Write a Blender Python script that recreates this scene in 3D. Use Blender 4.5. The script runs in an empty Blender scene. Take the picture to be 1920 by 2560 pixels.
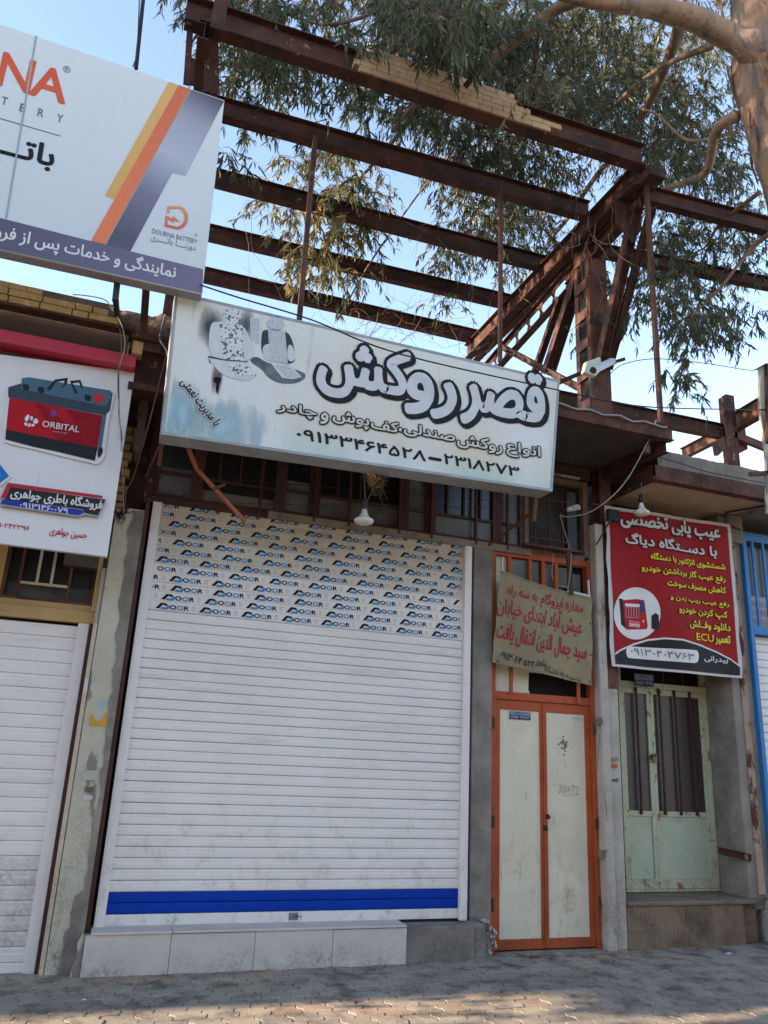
import bpy, bmesh, math, random
import numpy as np
from mathutils import Vector, Matrix
random.seed(7); rng = np.random.default_rng(7)
sc = bpy.context.scene
COL = sc.collection

# ------------------------------------------------------------------ camera
VX = np.array([5820., -885.]); VZ = np.array([310., 6300.])
F = float((-(VX @ VZ)) ** .5)
AX = np.array([VX[0], VX[1], -F]); AX /= np.linalg.norm(AX)
AZ = np.array([VZ[0], VZ[1], -F]); AZ /= np.linalg.norm(AZ)
AY = np.cross(AZ, AX)
RW = np.array([AX, AY, AZ])
CAM_H = 1.6
cam_d = bpy.data.cameras.new('camera'); cam = bpy.data.objects.new('camera', cam_d); COL.objects.link(cam)
mw = Matrix([list(RW[i]) + [0] for i in range(3)] + [[0, 0, 0, 1]]); mw[2][3] = CAM_H
cam.matrix_world = mw
cam_d.sensor_fit = 'VERTICAL'; cam_d.sensor_height = 36; cam_d.lens = F / 2560 * 36
cam_d.clip_start = .05; cam_d.clip_end = 2000
sc.camera = cam

# ------------------------------------------------------------------ light
EL = 15.; SUN = Vector((-1., .035, math.tan(math.radians(EL)))).normalized()
w = bpy.data.worlds.new('World'); sc.world = w; w.use_nodes = True
nt = w.node_tree; nt.nodes.clear()
sky = nt.nodes.new('ShaderNodeTexSky'); sky.sky_type = 'NISHITA'; sky.sun_disc = False
sky.sun_elevation = math.radians(EL); sky.sun_rotation = math.atan2(SUN.x, SUN.y)
sky.air_density = 1.; sky.dust_density = .1; sky.ozone_density = 2.6; sky.altitude = 1500
bg = nt.nodes.new('ShaderNodeBackground'); bg.inputs[1].default_value = .15
wo = nt.nodes.new('ShaderNodeOutputWorld')
tint = nt.nodes.new('ShaderNodeMix'); tint.data_type = 'RGBA'; tint.blend_type = 'MULTIPLY'; tint.inputs['Factor'].default_value = 1
tint.inputs['B'].default_value = (1.33, 1.035, .85, 1); nt.links.new(sky.outputs[0], tint.inputs['A']); nt.links.new(tint.outputs['Result'], bg.inputs[0]); nt.links.new(bg.outputs[0], wo.inputs[0])
sd = bpy.data.lights.new('sun', 'SUN'); sd.energy = 3.8; sd.angle = math.radians(.55); sd.color = (1., .80, .58)
so = bpy.data.objects.new('sun', sd); COL.objects.link(so)
so.rotation_euler = (-SUN).to_track_quat('-Z', 'Y').to_euler(); so.location = (-20, -10, 20)
vs = sc.view_settings
sc.display_settings.display_device = 'sRGB'
vs.view_transform = 'Standard'; vs.look = 'None'; vs.exposure = 2.4; vs.gamma = 1; vs.use_curve_mapping = False
sc.render.engine = 'CYCLES'
sc.cycles.max_bounces = 8; sc.cycles.transparent_max_bounces = 8

# ------------------------------------------------------------------ helpers
def at(px, py, Y=None, Z=None, X=None):
    """point of the place that shows at pixel (px,py) of the 1920x2560 photo, on a given real plane"""
    r = RW @ np.array([px - 960., 1280. - py, -F]); C = np.array([0., 0., CAM_H])
    t = (Y - C[1]) / r[1] if Y is not None else ((Z - C[2]) / r[2] if Z is not None else (X - C[0]) / r[0])
    return Vector(C + t * r)
def crop(ox, oy, s): return lambda x, y: (ox + x / s, oy + y / s)
c1 = crop(0, 0, 2.592); c2 = crop(500, 0, 2.37); c3 = crop(1150, 0, 2.1545); c4 = crop(0, 640, 2.91)
c5 = crop(380, 700, 2.6758); c6 = crop(780, 800, 2.514); c7 = crop(1120, 800, 2.074); d7 = crop(1160, 1700, 2.183)
b1 = crop(0, 1300, 3.16); rb = crop(1460, 1240, 3.607); gc = crop(1160, 1340, 4.366); zr = crop(1700, 880, 5.268)
z2 = crop(1160, 700, 4.1475); s3 = crop(340, 1240, 3.607); l8 = crop(280, 680, 3.568); k2 = crop(0, 1900, 2.592)
r5 = crop(1380, 1100, 6.914); o6 = crop(360, 1060, 3.95); r4 = crop(1700, 1760, 3.35)

def tag(o, label=None, cat=None, group=None, kind=None):
    if label: o['label'] = label
    if cat: o['category'] = cat
    if group: o['group'] = group
    if kind: o['kind'] = kind
    return o
ORG = {}
def thing(name, label, cat, loc=(0, 0, 0), group=None):
    o = bpy.data.objects.new(name, None); COL.objects.link(o); o.location = loc; o.empty_display_size = .1
    ORG[o] = Vector(loc)
    return tag(o, label, cat, group)
def link(name, me, parent=None, loc=None):
    o = bpy.data.objects.new(name, me); COL.objects.link(o)
    if parent: o.parent = parent
    if loc is not None: o.location = loc
    ORG[o] = (ORG[parent] if parent else Vector((0, 0, 0))) + Vector(loc or (0, 0, 0))
    return o

class MB:
    def __init__(s): s.v = []; s.f = []; s.m = []
    def add(s, vs, fs, m=0):
        n = len(s.v); s.v += [tuple(v) for v in vs]; s.f += [tuple(i + n for i in f) for f in fs]; s.m += [m] * len(fs); return s
    def box(s, x0, x1, y0, y1, z0, z1, m=0):
        return s.add([(x0, y0, z0), (x1, y0, z0), (x1, y1, z0), (x0, y1, z0), (x0, y0, z1), (x1, y0, z1), (x1, y1, z1), (x0, y1, z1)],
                     [(0, 3, 2, 1), (4, 5, 6, 7), (0, 1, 5, 4), (1, 2, 6, 5), (2, 3, 7, 6), (3, 0, 4, 7)], m)
    def frame_axes(s, p, q, up):
        p = Vector(p); q = Vector(q); d = (q - p).normalized(); up = Vector(up)
        sdv = d.cross(up)
        if sdv.length < 1e-4: sdv = d.cross(Vector((0, 1, 0)))
        sdv.normalize(); up = sdv.cross(d).normalized(); return p, q, sdv, up
    def bar(s, p, q, w, h, up=(0, 0, 1), m=0, off=(0, 0)):
        p, q, sx, uz = s.frame_axes(p, q, up)
        c = []
        for e in (p, q):
            for a, b in ((-1, -1), (1, -1), (1, 1), (-1, 1)): c.append(e + sx * (a * w / 2 + off[0]) + uz * (b * h / 2 + off[1]))
        return s.add(c, [(0, 1, 2, 3), (7, 6, 5, 4), (0, 4, 5, 1), (1, 5, 6, 2), (2, 6, 7, 3), (3, 7, 4, 0)], m)
    def ibeam(s, p, q, h=.2, w=.1, tw=.008, tf=.012, up=(0, 0, 1), m=0, side=0):
        s.bar(p, q, w, tf, up, m, (0, h / 2 - tf / 2)); s.bar(p, q, w, tf, up, m, (0, -h / 2 + tf / 2))
        return s.bar(p, q, tw, h - 2 * tf, up, m, (side * (w / 2 - tw / 2), 0))
    def tube(s, pts, r, n=6, m=0, cap=True):
        pts = [Vector(p) for p in pts]; N = len(pts); R = r if hasattr(r, '__len__') else [r] * N
        base = len(s.v); last = None
        for i, p in enumerate(pts):
            d = (pts[min(i + 1, N - 1)] - pts[max(i - 1, 0)]).normalized()
            if last is None:
                a = d.cross(Vector((0, 0, 1)));
                if a.length < .05: a = d.cross(Vector((1, 0, 0)))
            else: a = last - d * last.dot(d)
            a.normalize(); last = a; b = d.cross(a)
            for k in range(n):
                t = 2 * math.pi * k / n; s.v.append(tuple(p + (a * math.cos(t) + b * math.sin(t)) * R[i]))
        for i in range(N - 1):
            for k in range(n):
                s.f.append((base + i * n + k, base + i * n + (k + 1) % n, base + (i + 1) * n + (k + 1) % n, base + (i + 1) * n + k)); s.m.append(m)
        if cap:
            s.f.append(tuple(base + k for k in range(n))[::-1]); s.m.append(m)
            s.f.append(tuple(base + (N - 1) * n + k for k in range(n))); s.m.append(m)
        return s
    def prism(s, poly, y0, y1, m=0):
        """poly in (x,z), extruded along y"""
        n = len(poly)
        s.add([(x, y0, z) for x, z in poly] + [(x, y1, z) for x, z in poly],
              [tuple(range(n)), tuple(range(2 * n - 1, n - 1, -1))] + [(i, (i + 1) % n, (i + 1) % n + n, i + n) for i in range(n)], m); return s
    def lathe(s, prof, c, axis=(0, 0, 1), n=20, m=0):
        c = Vector(c); ax = Vector(axis).normalized(); a = ax.cross(Vector((0, 1, .01))).normalized(); b = ax.cross(a); base = len(s.v)
        for r, h in prof:
            for k in range(n):
                t = 2 * math.pi * k / n; s.v.append(tuple(c + ax * h + (a * math.cos(t) + b * math.sin(t)) * r))
        for i in range(len(prof) - 1):
            for k in range(n):
                s.f.append((base + i * n + k, base + i * n + (k + 1) % n, base + (i + 1) * n + (k + 1) % n, base + (i + 1) * n + k)); s.m.append(m)
        return s
    def mesh(s, mats, org=(0, 0, 0), smooth=False):
        me = bpy.data.meshes.new('m'); ox, oy, oz = org
        me.from_pydata([(x - ox, y - oy, z - oz) for x, y, z in s.v], [], s.f)
        for mt in (mats if isinstance(mats, (list, tuple)) else [mats]): me.materials.append(mt)
        if len(me.materials) > 1: me.polygons.foreach_set('material_index', s.m)
        if smooth: me.polygons.foreach_set('use_smooth', [True] * len(me.polygons))
        me.update(); return me
    def build(s, name, mats, parent=None, label=None, bevel=0, smooth=False, fixn=True):
        org = ORG[parent] if parent else Vector((0, 0, 0))
        me = s.mesh(mats, org, smooth); me.name = name
        if fixn:
            bm = bmesh.new(); bm.from_mesh(me); bmesh.ops.recalc_face_normals(bm, faces=bm.faces); bm.to_mesh(me); bm.free()
        o = link(name, me, parent); ORG[o] = Vector(org)
        if label: o['label'] = label
        if bevel:
            b = o.modifiers.new('bevel', 'BEVEL'); b.width = bevel; b.segments = 2; b.limit_method = 'ANGLE'; b.angle_limit = math.radians(50)
        return o

# ---- materials
def M(name, col, col2=None, sc_=3., rough=.75, bump=.15, bsc=40., stains=(), streak=None, metal=0, spec=.3, sc3=None, contrast=(.35, .65), low=None):
    m = bpy.data.materials.new(name); m.use_nodes = True; t = m.node_tree; N = t.nodes; L = t.links
    b = N['Principled BSDF']; b.inputs['Roughness'].default_value = rough; b.inputs['Metallic'].default_value = metal
    b.inputs['Specular IOR Level'].default_value = spec
    g = N.new('ShaderNodeNewGeometry')
    def noise(scale, detail=5, aniso=(1, 1, 1), off=0, ro=.6):
        mp = N.new('ShaderNodeMapping'); mp.inputs['Scale'].default_value = aniso; mp.inputs['Location'].default_value = (off, off * 1.7, off * .6)
        L.new(g.outputs['Position'], mp.inputs['Vector'])
        n = N.new('ShaderNodeTexNoise'); n.inputs['Scale'].default_value = scale; n.inputs['Detail'].default_value = detail; n.inputs['Roughness'].default_value = ro
        L.new(mp.outputs[0], n.inputs['Vector']); return n.outputs['Fac']
    def ramp(fac, a, bb):
        r = N.new('ShaderNodeMapRange'); r.inputs['From Min'].default_value = a; r.inputs['From Max'].default_value = bb
        L.new(fac, r.inputs['Value']); return r.outputs['Result']
    def mix(fac, A, B):
        x = N.new('ShaderNodeMix'); x.data_type = 'RGBA'
        L.new(fac, x.inputs['Factor'])
        for sck, v in ((x.inputs['A'], A), (x.inputs['B'], B)):
            if isinstance(v, tuple): sck.default_value = (*v[:3], 1)
            else: L.new(v, sck)
        return x.outputs['Result']
    cur = tuple(col)
    if col2 is not None:
        cur = mix(ramp(noise(sc_, aniso=sc3 or (1, 1, 1)), *contrast), tuple(col), tuple(col2))
    off = 3.1
    for st in stains:   # (colour, scale, lo, hi, aniso)
        off += 5.3
        cur = mix(ramp(noise(st[1], 8, st[4] if len(st) > 4 else (1, 1, 1), off, .65), st[2], st[3]), cur, tuple(st[0]))
    if low:   # splashed and scuffed dirt towards the foot: (colour, z of full dirt, z of none, strength)
        sp = N.new('ShaderNodeSeparateXYZ'); L.new(g.outputs['Position'], sp.inputs[0])
        hz = ramp(sp.outputs['Z'], low[2], low[1]); nz = ramp(noise(7, 7, (1, 1, .8), 9.3), .62 - .35 * low[3], .72)
        n2 = ramp(noise(38, 4, (1, 1, 1), 2.2), .35, .6)
        mu = N.new('ShaderNodeMath'); mu.operation = 'MULTIPLY'; L.new(hz, mu.inputs[0]); L.new(nz, mu.inputs[1])
        m3 = N.new('ShaderNodeMath'); m3.operation = 'MULTIPLY'; L.new(mu.outputs[0], m3.inputs[0]); L.new(n2, m3.inputs[1])
        cur = mix(m3.outputs[0], cur, tuple(low[0]))
    if isinstance(cur, tuple): b.inputs['Base Color'].default_value = (*cur, 1)
    else: L.new(cur, b.inputs['Base Color'])
    if bump:
        bn = N.new('ShaderNodeBump'); bn.inputs['Strength'].default_value = bump; bn.inputs['Distance'].default_value = .01
        L.new(noise(bsc, 4), bn.inputs['Height']); L.new(bn.outputs[0], b.inputs['Normal'])
    m['_'] = 0
    return m
def flat(name, col, rough=.6, spec=.12): return M(name, col, tuple(c * .9 for c in col), 6, rough, 0, spec=spec)
RUST = M('rusty_steel', (.045, .017, .012), (.085, .032, .020), 5, .8, .3, 60, stains=(((.03, .014, .011), 3, .48, .62), ((.13, .055, .03), 7, .60, .72), ((.27, .17, .10), 11, .64, .68)))
RUST2 = M('rust_brown_paint', (.080, .031, .020), (.13, .052, .032), 4, .75, .25, 50, stains=(((.045, .02, .014), 4, .48, .62), ((.17, .075, .045), 8, .58, .68), ((.28, .17, .1), 13, .66, .70)))
DBROWN = M('dark_brown_paint', (.045, .016, .012), (.075, .028, .02), 5, .6, .1)
CEMENT = M('cement_render', (.175, .152, .13), (.28, .245, .205), 3.5, .95, .5, 30, stains=(((.10, .09, .085), 2.2, .5, .75), ((.36, .33, .29), 14, .64, .72)), low=((.10, .085, .075), .0, 1.0, .6))
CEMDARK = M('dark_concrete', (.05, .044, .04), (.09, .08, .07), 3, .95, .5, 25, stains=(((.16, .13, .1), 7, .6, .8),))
CREAMP = M('peeling_cream_plaster', (.52, .49, .38), (.42, .39, .30), 3, .85, .35, 25,
           stains=(((.22, .19, .16), 3.4, .53, .56, (1, 1, .35)), ((.33, .27, .2), 11, .62, .70), ((.12, .1, .09), 30, .68, .72)), low=((.17, .13, .10), .0, 1.6, .8))
WHITEWASH = M('whitewashed_concrete', (.46, .42, .36), (.35, .31, .26), 3, .9, .4, 25, low=((.13, .09, .07), .0, 1.2, .7),
              stains=(((.2, .15, .11), 3, .58, .66, (1, 1, .4)), ((.14, .09, .06), 12, .66, .74, (1, 1, .4))))
WHITE = M('white_aluminium', (.75, .70, .65), (.69, .64, .595), 2, .45, .03, 60, stains=(((.48, .45, .43), 3, .60, .85, (.35, 1, 3)), ((.40, .35, .32), 26, .71, .78, (.5, 1, 1))), spec=.4, low=((.36, .32, .28), .3, 1.4, .35))
WHITEOLD = M('white_aluminium_stained', (.68, .63, .58), (.60, .55, .50), 2, .5, .05, 60, stains=(((.42, .37, .34), 3, .55, .8, (.5, 1, 2)), ((.32, .25, .2), 16, .66, .74)), spec=.4, low=((.33, .27, .23), .5, 1.3, .9))
WHITEP = M('white_aluminium_brown_stain', (.57, .50, .40), (.47, .39, .29), 2, .5, .04, 60, stains=(((.30, .22, .14), 4, .56, .85, (.4, 1, 3)),), spec=.4)
WHITEC = M('white_aluminium_dusty', (.62, .57, .50), (.56, .51, .43), 2, .5, .04, 60, stains=(((.38, .32, .26), 4, .56, .85, (.4, 1, 3)),), spec=.4)
BLUE = M('blue_band', (.002, .040, .33), (.002, .036, .30), 2, .55, 0, spec=.12)
TILE = M('stone_tile', (.57, .51, .45), (.49, .435, .38), 5, .6, .1, 30, stains=(((.3, .25, .22), 7, .66, .74), ((.2, .17, .15), 30, .70, .76)), low=((.20, .16, .13), .0, .22, .6))
ORANGE = M('orange_brown_paint', (.42, .085, .022), (.32, .06, .02), 3, .55, .15, 40, stains=(((.14, .045, .022), 7, .60, .68, (1, 1, .4)), ((.50, .32, .2), 16, .68, .72)), low=((.10, .045, .03), .0, .9, .6))
DOORW = M('cream_door_paint', (.68, .62, .47), (.60, .545, .40), 3, .5, .08, 30, stains=(((.38, .31, .22), 9, .62, .70, (1.5, 1, .35)), ((.16, .08, .04), 24, .69, .73, (1, 1, .6))), low=((.28, .17, .10), .1, 1.3, .35))
GREENP = M('pale_green_paint', (.45, .46, .31), (.39, .41, .28), 4, .6, .12, 30, stains=(((.22, .11, .06), 9, .58, .64), ((.45, .45, .36), 14, .62, .7)), low=((.20, .10, .055), .42, .9, .9))
GREENPAN = M('pale_green_panel', (.43, .465, .33), (.36, .41, .30), 3, .6, .05, 30, stains=(((.24, .28, .22), 5, .55, .75), ((.25, .15, .09), 16, .68, .73)))
OCHRE = M('ochre_paint', (.47, .31, .12), (.40, .25, .10), 3, .6, .15, 30, stains=(((.2, .11, .05), 9, .64, .72, (.4, 1, 1)),))
CREAMPOST = M('cream_painted_post', (.52, .46, .33), (.44, .38, .27), 3, .7, .15, 30, stains=(((.25, .15, .09), 9, .66, .72),), low=((.20, .12, .08), .0, 1.6, .7))
def glass(name, tint, rough=.1):
    m = M(name, tint, tuple(c * .6 for c in tint), 2.2, rough, 0, spec=.6, stains=(((.12, .11, .1), 24, .70, .76),)); return m
GLASSD = glass('dark_dirty_glass', (.012, .012, .013), .3)
FROST = M('frosted_glass', (.15, .145, .125), (.07, .07, .065), 2, .35, .05, 30, stains=(((.3, .28, .24), 3, .55, .9),))
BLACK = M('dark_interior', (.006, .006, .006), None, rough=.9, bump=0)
GALV = M('galvanised_frame', (.34, .34, .33), (.26, .26, .25), 8, .45, .1, 50, metal=.3, stains=(((.2, .14, .1), 14, .68, .72),))
BRICK = M('yellow_brick', (.44, .29, .13), (.34, .21, .10), 9, .9, .4, 60, stains=(((.15, .09, .05), 14, .64, .70), ((.55, .40, .24), 6, .58, .7)))
MORTAR = M('mortar', (.16, .12, .09), (.1, .075, .055), 9, .95, .5, 30)
MUD = M('straw_mud', (.13, .085, .055), (.20, .13, .085), 6, 1, .9, 25, stains=(((.07, .045, .03), 4, .55, .7),))
BLACKP = flat('black_print', (.018, .019, .022)); WHITEPR = flat('white_print', (.70, .67, .65)); REDT = flat('red_print', (.45, .03, .045))
WIREB = M('black_cable', (.012, .012, .013), None, rough=.5, bump=0); WIREW = M('pale_cable', (.36, .31, .24), None, rough=.6, bump=0)
WIREG = M('grey_cable', (.10, .09, .085), None, rough=.6, bump=0)

# ---- prints and lettering
FORMS = dict(zip('اآبپتثجچحخدذرزژسشصضطظعغفقکگلمنوهیئ', [
    (0xFE8D, 2), (0xFE81, 2), (0xFE8F, 4), (0xFB56, 4), (0xFE95, 4), (0xFE99, 4), (0xFE9D, 4), (0xFB7A, 4), (0xFEA1, 4), (0xFEA5, 4),
    (0xFEA9, 2), (0xFEAB, 2), (0xFEAD, 2), (0xFEAF, 2), (0xFB8A, 2), (0xFEB1, 4), (0xFEB5, 4), (0xFEB9, 4), (0xFEBD, 4), (0xFEC1, 4),
    (0xFEC5, 4), (0xFEC9, 4), (0xFECD, 4), (0xFED1, 4), (0xFED5, 4), (0xFB8E, 4), (0xFB92, 4), (0xFEDD, 4), (0xFEE1, 4), (0xFEE5, 4),
    (0xFEED, 2), (0xFEE9, 4), (0xFBFC, 4), (0xFE89, 4)]))
def shape(t):
    if not any(c in FORMS for c in t): return t
    out = []
    for i, c in enumerate(t):
        if c not in FORMS: out.append(c); continue
        b, n = FORMS[c]
        pj = i > 0 and (t[i - 1] == 'ـ' or (t[i - 1] in FORMS and FORMS[t[i - 1]][1] == 4))
        nj = n == 4 and i + 1 < len(t) and (t[i + 1] == 'ـ' or t[i + 1] in FORMS)
        out.append(chr(b + ((3 if nj else 1) if pj else (2 if nj else 0))))
    return ''.join(out[::-1])
TXT = {}
def text_mesh(s, bold=0., res=3):
    """flat lettering from the built-in font: every outer contour is filled with its own holes, so crossing strokes stay solid"""
    if (s, res) in TXT: return TXT[(s, res)]
    from mathutils.geometry import tessellate_polygon
    cu = bpy.data.curves.new('t', 'FONT'); cu.body = shape(s)
    o = bpy.data.objects.new('t', cu); COL.objects.link(o)
    c2_ = o.evaluated_get(bpy.context.evaluated_depsgraph_get()).to_curve(bpy.context.evaluated_depsgraph_get())
    loops = []
    for sp in c2_.splines:
        P = []; bp_ = sp.bezier_points; n = len(bp_)
        for i in range(n):
            a, b = bp_[i], bp_[(i + 1) % n]; p0, p1, p2, p3 = a.co, a.handle_right, b.handle_left, b.co
            straight = (p1 - p0).cross(p3 - p0).length + (p2 - p0).cross(p3 - p0).length < 2e-4
            for j in range(1 if straight else res):
                t = j / (1 if straight else res); q = p0 * (1 - t) ** 3 + p1 * 3 * t * (1 - t) ** 2 + p2 * 3 * t * t * (1 - t) + p3 * t ** 3; P.append((q.x, q.y))
        if len(P) > 2: loops.append(P)
    bpy.data.objects.remove(o); bpy.data.curves.remove(cu)
    ar = lambda P: sum(P[i][0] * P[(i + 1) % len(P)][1] - P[(i + 1) % len(P)][0] * P[i][1] for i in range(len(P))) / 2
    def inside(p, P):
        r = False; x, y = p
        for i in range(len(P)):
            (xa, ya), (xb, yb) = P[i], P[(i + 1) % len(P)]
            if (ya > y) != (yb > y) and x < (xb - xa) * (y - ya) / (yb - ya) + xa: r = not r
        return r
    A = [ar(P) for P in loops]; big_ = max(A, key=abs) if A else 1; sg = 1 if big_ > 0 else -1
    outs = [i for i in range(len(loops)) if A[i] * sg > 0]; hol = {i: [] for i in outs}
    for i in range(len(loops)):
        if A[i] * sg <= 0:
            c = [k for k in outs if inside(loops[i][0], loops[k])]
            if c: hol[min(c, key=lambda k: abs(A[k]))].append(i)
    V_, Fc = [], []
    for i in outs:
        rings = [loops[i]] + [loops[h_] for h_ in hol[i]]
        n0 = len(V_); want = abs(A[i]) - sum(abs(A[h_]) for h_ in hol[i]); best = None
        allp = [p for r_ in rings for p in r_]; rj = random.Random(5)
        for tr_ in range(12):
            ji = 0 if tr_ == 0 else 2e-4 * tr_
            tt_ = tessellate_polygon([[Vector((x + rj.uniform(-ji, ji), y + rj.uniform(-ji, ji), 0)) for x, y in r_] for r_ in rings])
            got = sum(abs((allp[b_][0] - allp[a_][0]) * (allp[c_][1] - allp[a_][1]) - (allp[c_][0] - allp[a_][0]) * (allp[b_][1] - allp[a_][1])) / 2 for a_, b_, c_ in tt_)
            if best is None or abs(got - want) < best[0]: best = (abs(got - want), tt_)
            if best[0] < .02 * want: break
        tris = best[1]
        for r_ in rings: V_ += [(x, y, 0.) for x, y in r_]
        Fc += [tuple(v + n0 for v in t) for t in tris]
    TXT[(s, res)] = (V_, Fc); return V_, Fc
LAYER = .002
def put_text(parent, s, L, R, T, B, Y, mat, k=2, bold=.012, outline=0, omat=None, rot=False, name='lettering', shadow=0, surf=None, res=3):
    l, r, t, b = (at(*p, Y=Y) for p in (L, R, T, B))
    vs_, fs = text_mesh(s, bold, res)
    if not vs_: return
    a = np.array(vs_); x0, x1, y0, y1 = a[:, 0].min(), a[:, 0].max(), a[:, 1].min(), a[:, 1].max()
    if rot:
        e = Vector((r.x - l.x, r.z - l.z)); W = e.length; e /= W; n = Vector((-e.y, e.x))
        o = Vector((l.x, l.z)); vt = (Vector((t.x, t.z)) - o).dot(n); vb = (Vector((b.x, b.z)) - o).dot(n)
        base = o + n * vb; H = vt - vb
    else:
        e = Vector((1, 0)); n = Vector((0, 1)); W = r.x - l.x; base = Vector((l.x, b.z)); H = t.z - b.z
    def make(dx, dz, yy):
        P = []
        for x, y, _ in vs_:
            q = base + e * ((x - x0) / (x1 - x0) * W) + n * ((y - y0) / (y1 - y0) * H)
            yv = (surf(q.x, q.y) if surf else Y) - yy
            P.append((q.x + dx, yv, q.y + dz))
        return P
    if outline:
        outline += bold * .8 * H / max(y1 - y0, 1e-6); ob = MB(); K = 12
        for j in range(K):
            tt = 2 * math.pi * j / K
            ob.add(make(outline * math.cos(tt), outline * math.sin(tt), k * LAYER + .0001 * j), fs)
            if shadow: ob.add(make(outline * math.cos(tt) + shadow, outline * math.sin(tt) - shadow, k * LAYER - .0013 + .0001 * j), fs)
        ob.build('lettering_outline', omat, parent, fixn=False); k += 1
    mb = MB().add(make(0, 0, k * LAYER), fs); em = H / max(y1 - y0, 1e-6)
    if bold > .004:
        K = 6 if bold < .03 else 8
        for j in range(K):
            tt = 2 * math.pi * (j + .5) / K; rr = bold * em * .8
            mb.add(make(rr * math.cos(tt), rr * math.sin(tt), k * LAYER - .00012 * (j + 1)), fs)
    return mb.build(name, mat, parent, fixn=False)
def smoothpts(pts, it=2):
    for _ in range(it):
        q = []
        for i in range(len(pts)):
            a = pts[i]; b = pts[(i + 1) % len(pts)]
            q += [(a[0] * .75 + b[0] * .25, a[1] * .75 + b[1] * .25), (a[0] * .25 + b[0] * .75, a[1] * .25 + b[1] * .75)]
        pts = q
    return pts
def poly_px(parent, name, pts, Y, mat, k=1, smooth=0, cr=None, thick=0, label=None, surf=None):
    """flat printed or cut-out shape lying on the plane Y"""
    if smooth: pts = smoothpts(pts, smooth)
    P = [at(*(cr(*p) if cr else p), Y=Y) for p in pts]
    if thick: o = MB().prism([(p.x, p.z) for p in P], Y - k * LAYER - thick, Y - k * LAYER)
    else: o = MB().add([(p.x, (surf(p.x, p.z) if surf else Y) - k * LAYER, p.z) for p in P], [tuple(range(len(P)))])
    return o.build(name, mat, parent, label)
def ell(cx, cy, rx, ry, n=28, a=0):
    return [(cx + rx * math.cos(t) * math.cos(a) - ry * math.sin(t) * math.sin(a), cy + rx * math.cos(t) * math.sin(a) + ry * math.sin(t) * math.cos(a)) for t in [2 * math.pi * i / n for i in range(n)]]
def grad(name, stops, p0, p1, rough=.45, dirt=None):
    """printed colour run between two world points"""
    m = bpy.data.materials.new(name); m.use_nodes = True; t = m.node_tree; N = t.nodes; L = t.links; b = N['Principled BSDF']
    b.inputs['Roughness'].default_value = rough
    g = N.new('ShaderNodeNewGeometry'); p0 = Vector(p0); p1 = Vector(p1); d = p1 - p0
    sub = N.new('ShaderNodeVectorMath'); sub.operation = 'SUBTRACT'; L.new(g.outputs['Position'], sub.inputs[0]); sub.inputs[1].default_value = p0
    dot = N.new('ShaderNodeVectorMath'); dot.operation = 'DOT_PRODUCT'; L.new(sub.outputs[0], dot.inputs[0]); dot.inputs[1].default_value = d / d.length_squared
    r = N.new('ShaderNodeValToRGB'); L.new(dot.outputs['Value'], r.inputs[0])
    while len(r.color_ramp.elements) < len(stops): r.color_ramp.elements.new(.5)
    for e, (p, c) in zip(r.color_ramp.elements, stops): e.position = p; e.color = (*c, 1)
    cur = r.outputs[0]
    if dirt:
        for j, (c, s, lo, hi, an) in enumerate(dirt):
            mp = N.new('ShaderNodeMapping'); mp.inputs['Scale'].default_value = an; mp.inputs['Location'].default_value = (j * 3.3, 1, j); L.new(g.outputs['Position'], mp.inputs[0])
            n = N.new('ShaderNodeTexNoise'); n.inputs['Scale'].default_value = s; n.inputs['Detail'].default_value = 7; L.new(mp.outputs[0], n.inputs['Vector'])
            mr = N.new('ShaderNodeMapRange'); mr.inputs['From Min'].default_value = lo; mr.inputs['From Max'].default_value = hi; L.new(n.outputs['Fac'], mr.inputs[0])
            x = N.new('ShaderNodeMix'); x.data_type = 'RGBA'; L.new(mr.outputs[0], x.inputs['Factor']); L.new(cur, x.inputs['A']); x.inputs['B'].default_value = (*c, 1); cur = x.outputs['Result']
    L.new(cur, b.inputs['Base Color']); return m

# ================================================================== GROUND
ASPH = M('dusty_road', (.24, .19, .145), (.19, .155, .12), 6, .9, .4, 60)
MB().box(-60, 60, -60, 1.2, -.3, -.13).build('road', ASPH)['kind'] = 'structure'
tag(MB().box(-60, 60, 1.2, 1.38, -.3, .003).build('kerb', CEMENT, bevel=.01), kind='structure')
BASE = M('joint_sand', (.12, .108, .096), (.17, .155, .135), 12, 1, .6, 50)
pav = tag(MB().box(-60, 60, 1.38, 40, -.3, -.004).build('pavement', BASE), kind='structure')
tag(MB().box(-400, 400, -400, 400, -.5, -.31).build('ground', M('earth', (.14, .11, .08), (.18, .14, .1), .5, 1, .3)), kind='structure')
PAVM = [M('paver_%s' % n, c, tuple(x * .75 for x in c), 3, .9, .5, 70, stains=(((.085, .075, .065), 5, .48, .68), ((.24, .2, .165), 40, .68, .76)))
        for n, c in (('grey', (.34, .285, .225)), ('darkgrey', (.295, .25, .20)), ('red', (.38, .275, .20)), ('tan', (.36, .30, .225)))]
PL, PW = .20, .16
wz = [(0, 0), (.28, .017), (.48, .015), (.62, -.013), (.8, -.012)]
pp0 = [(0, 0)] + [(PL, 0)] + [(PL + x, t * PW) for t, x in wz[1:]] + [(PL, PW), (0, PW)] + [(x, t * PW) for t, x in wz[1:]][::-1]
cx_, cy_ = PL / 2, PW / 2
pp0 = [(cx_ + (x - cx_) * .975, cy_ + (y - cy_) * .965) for x, y in pp0]
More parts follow.
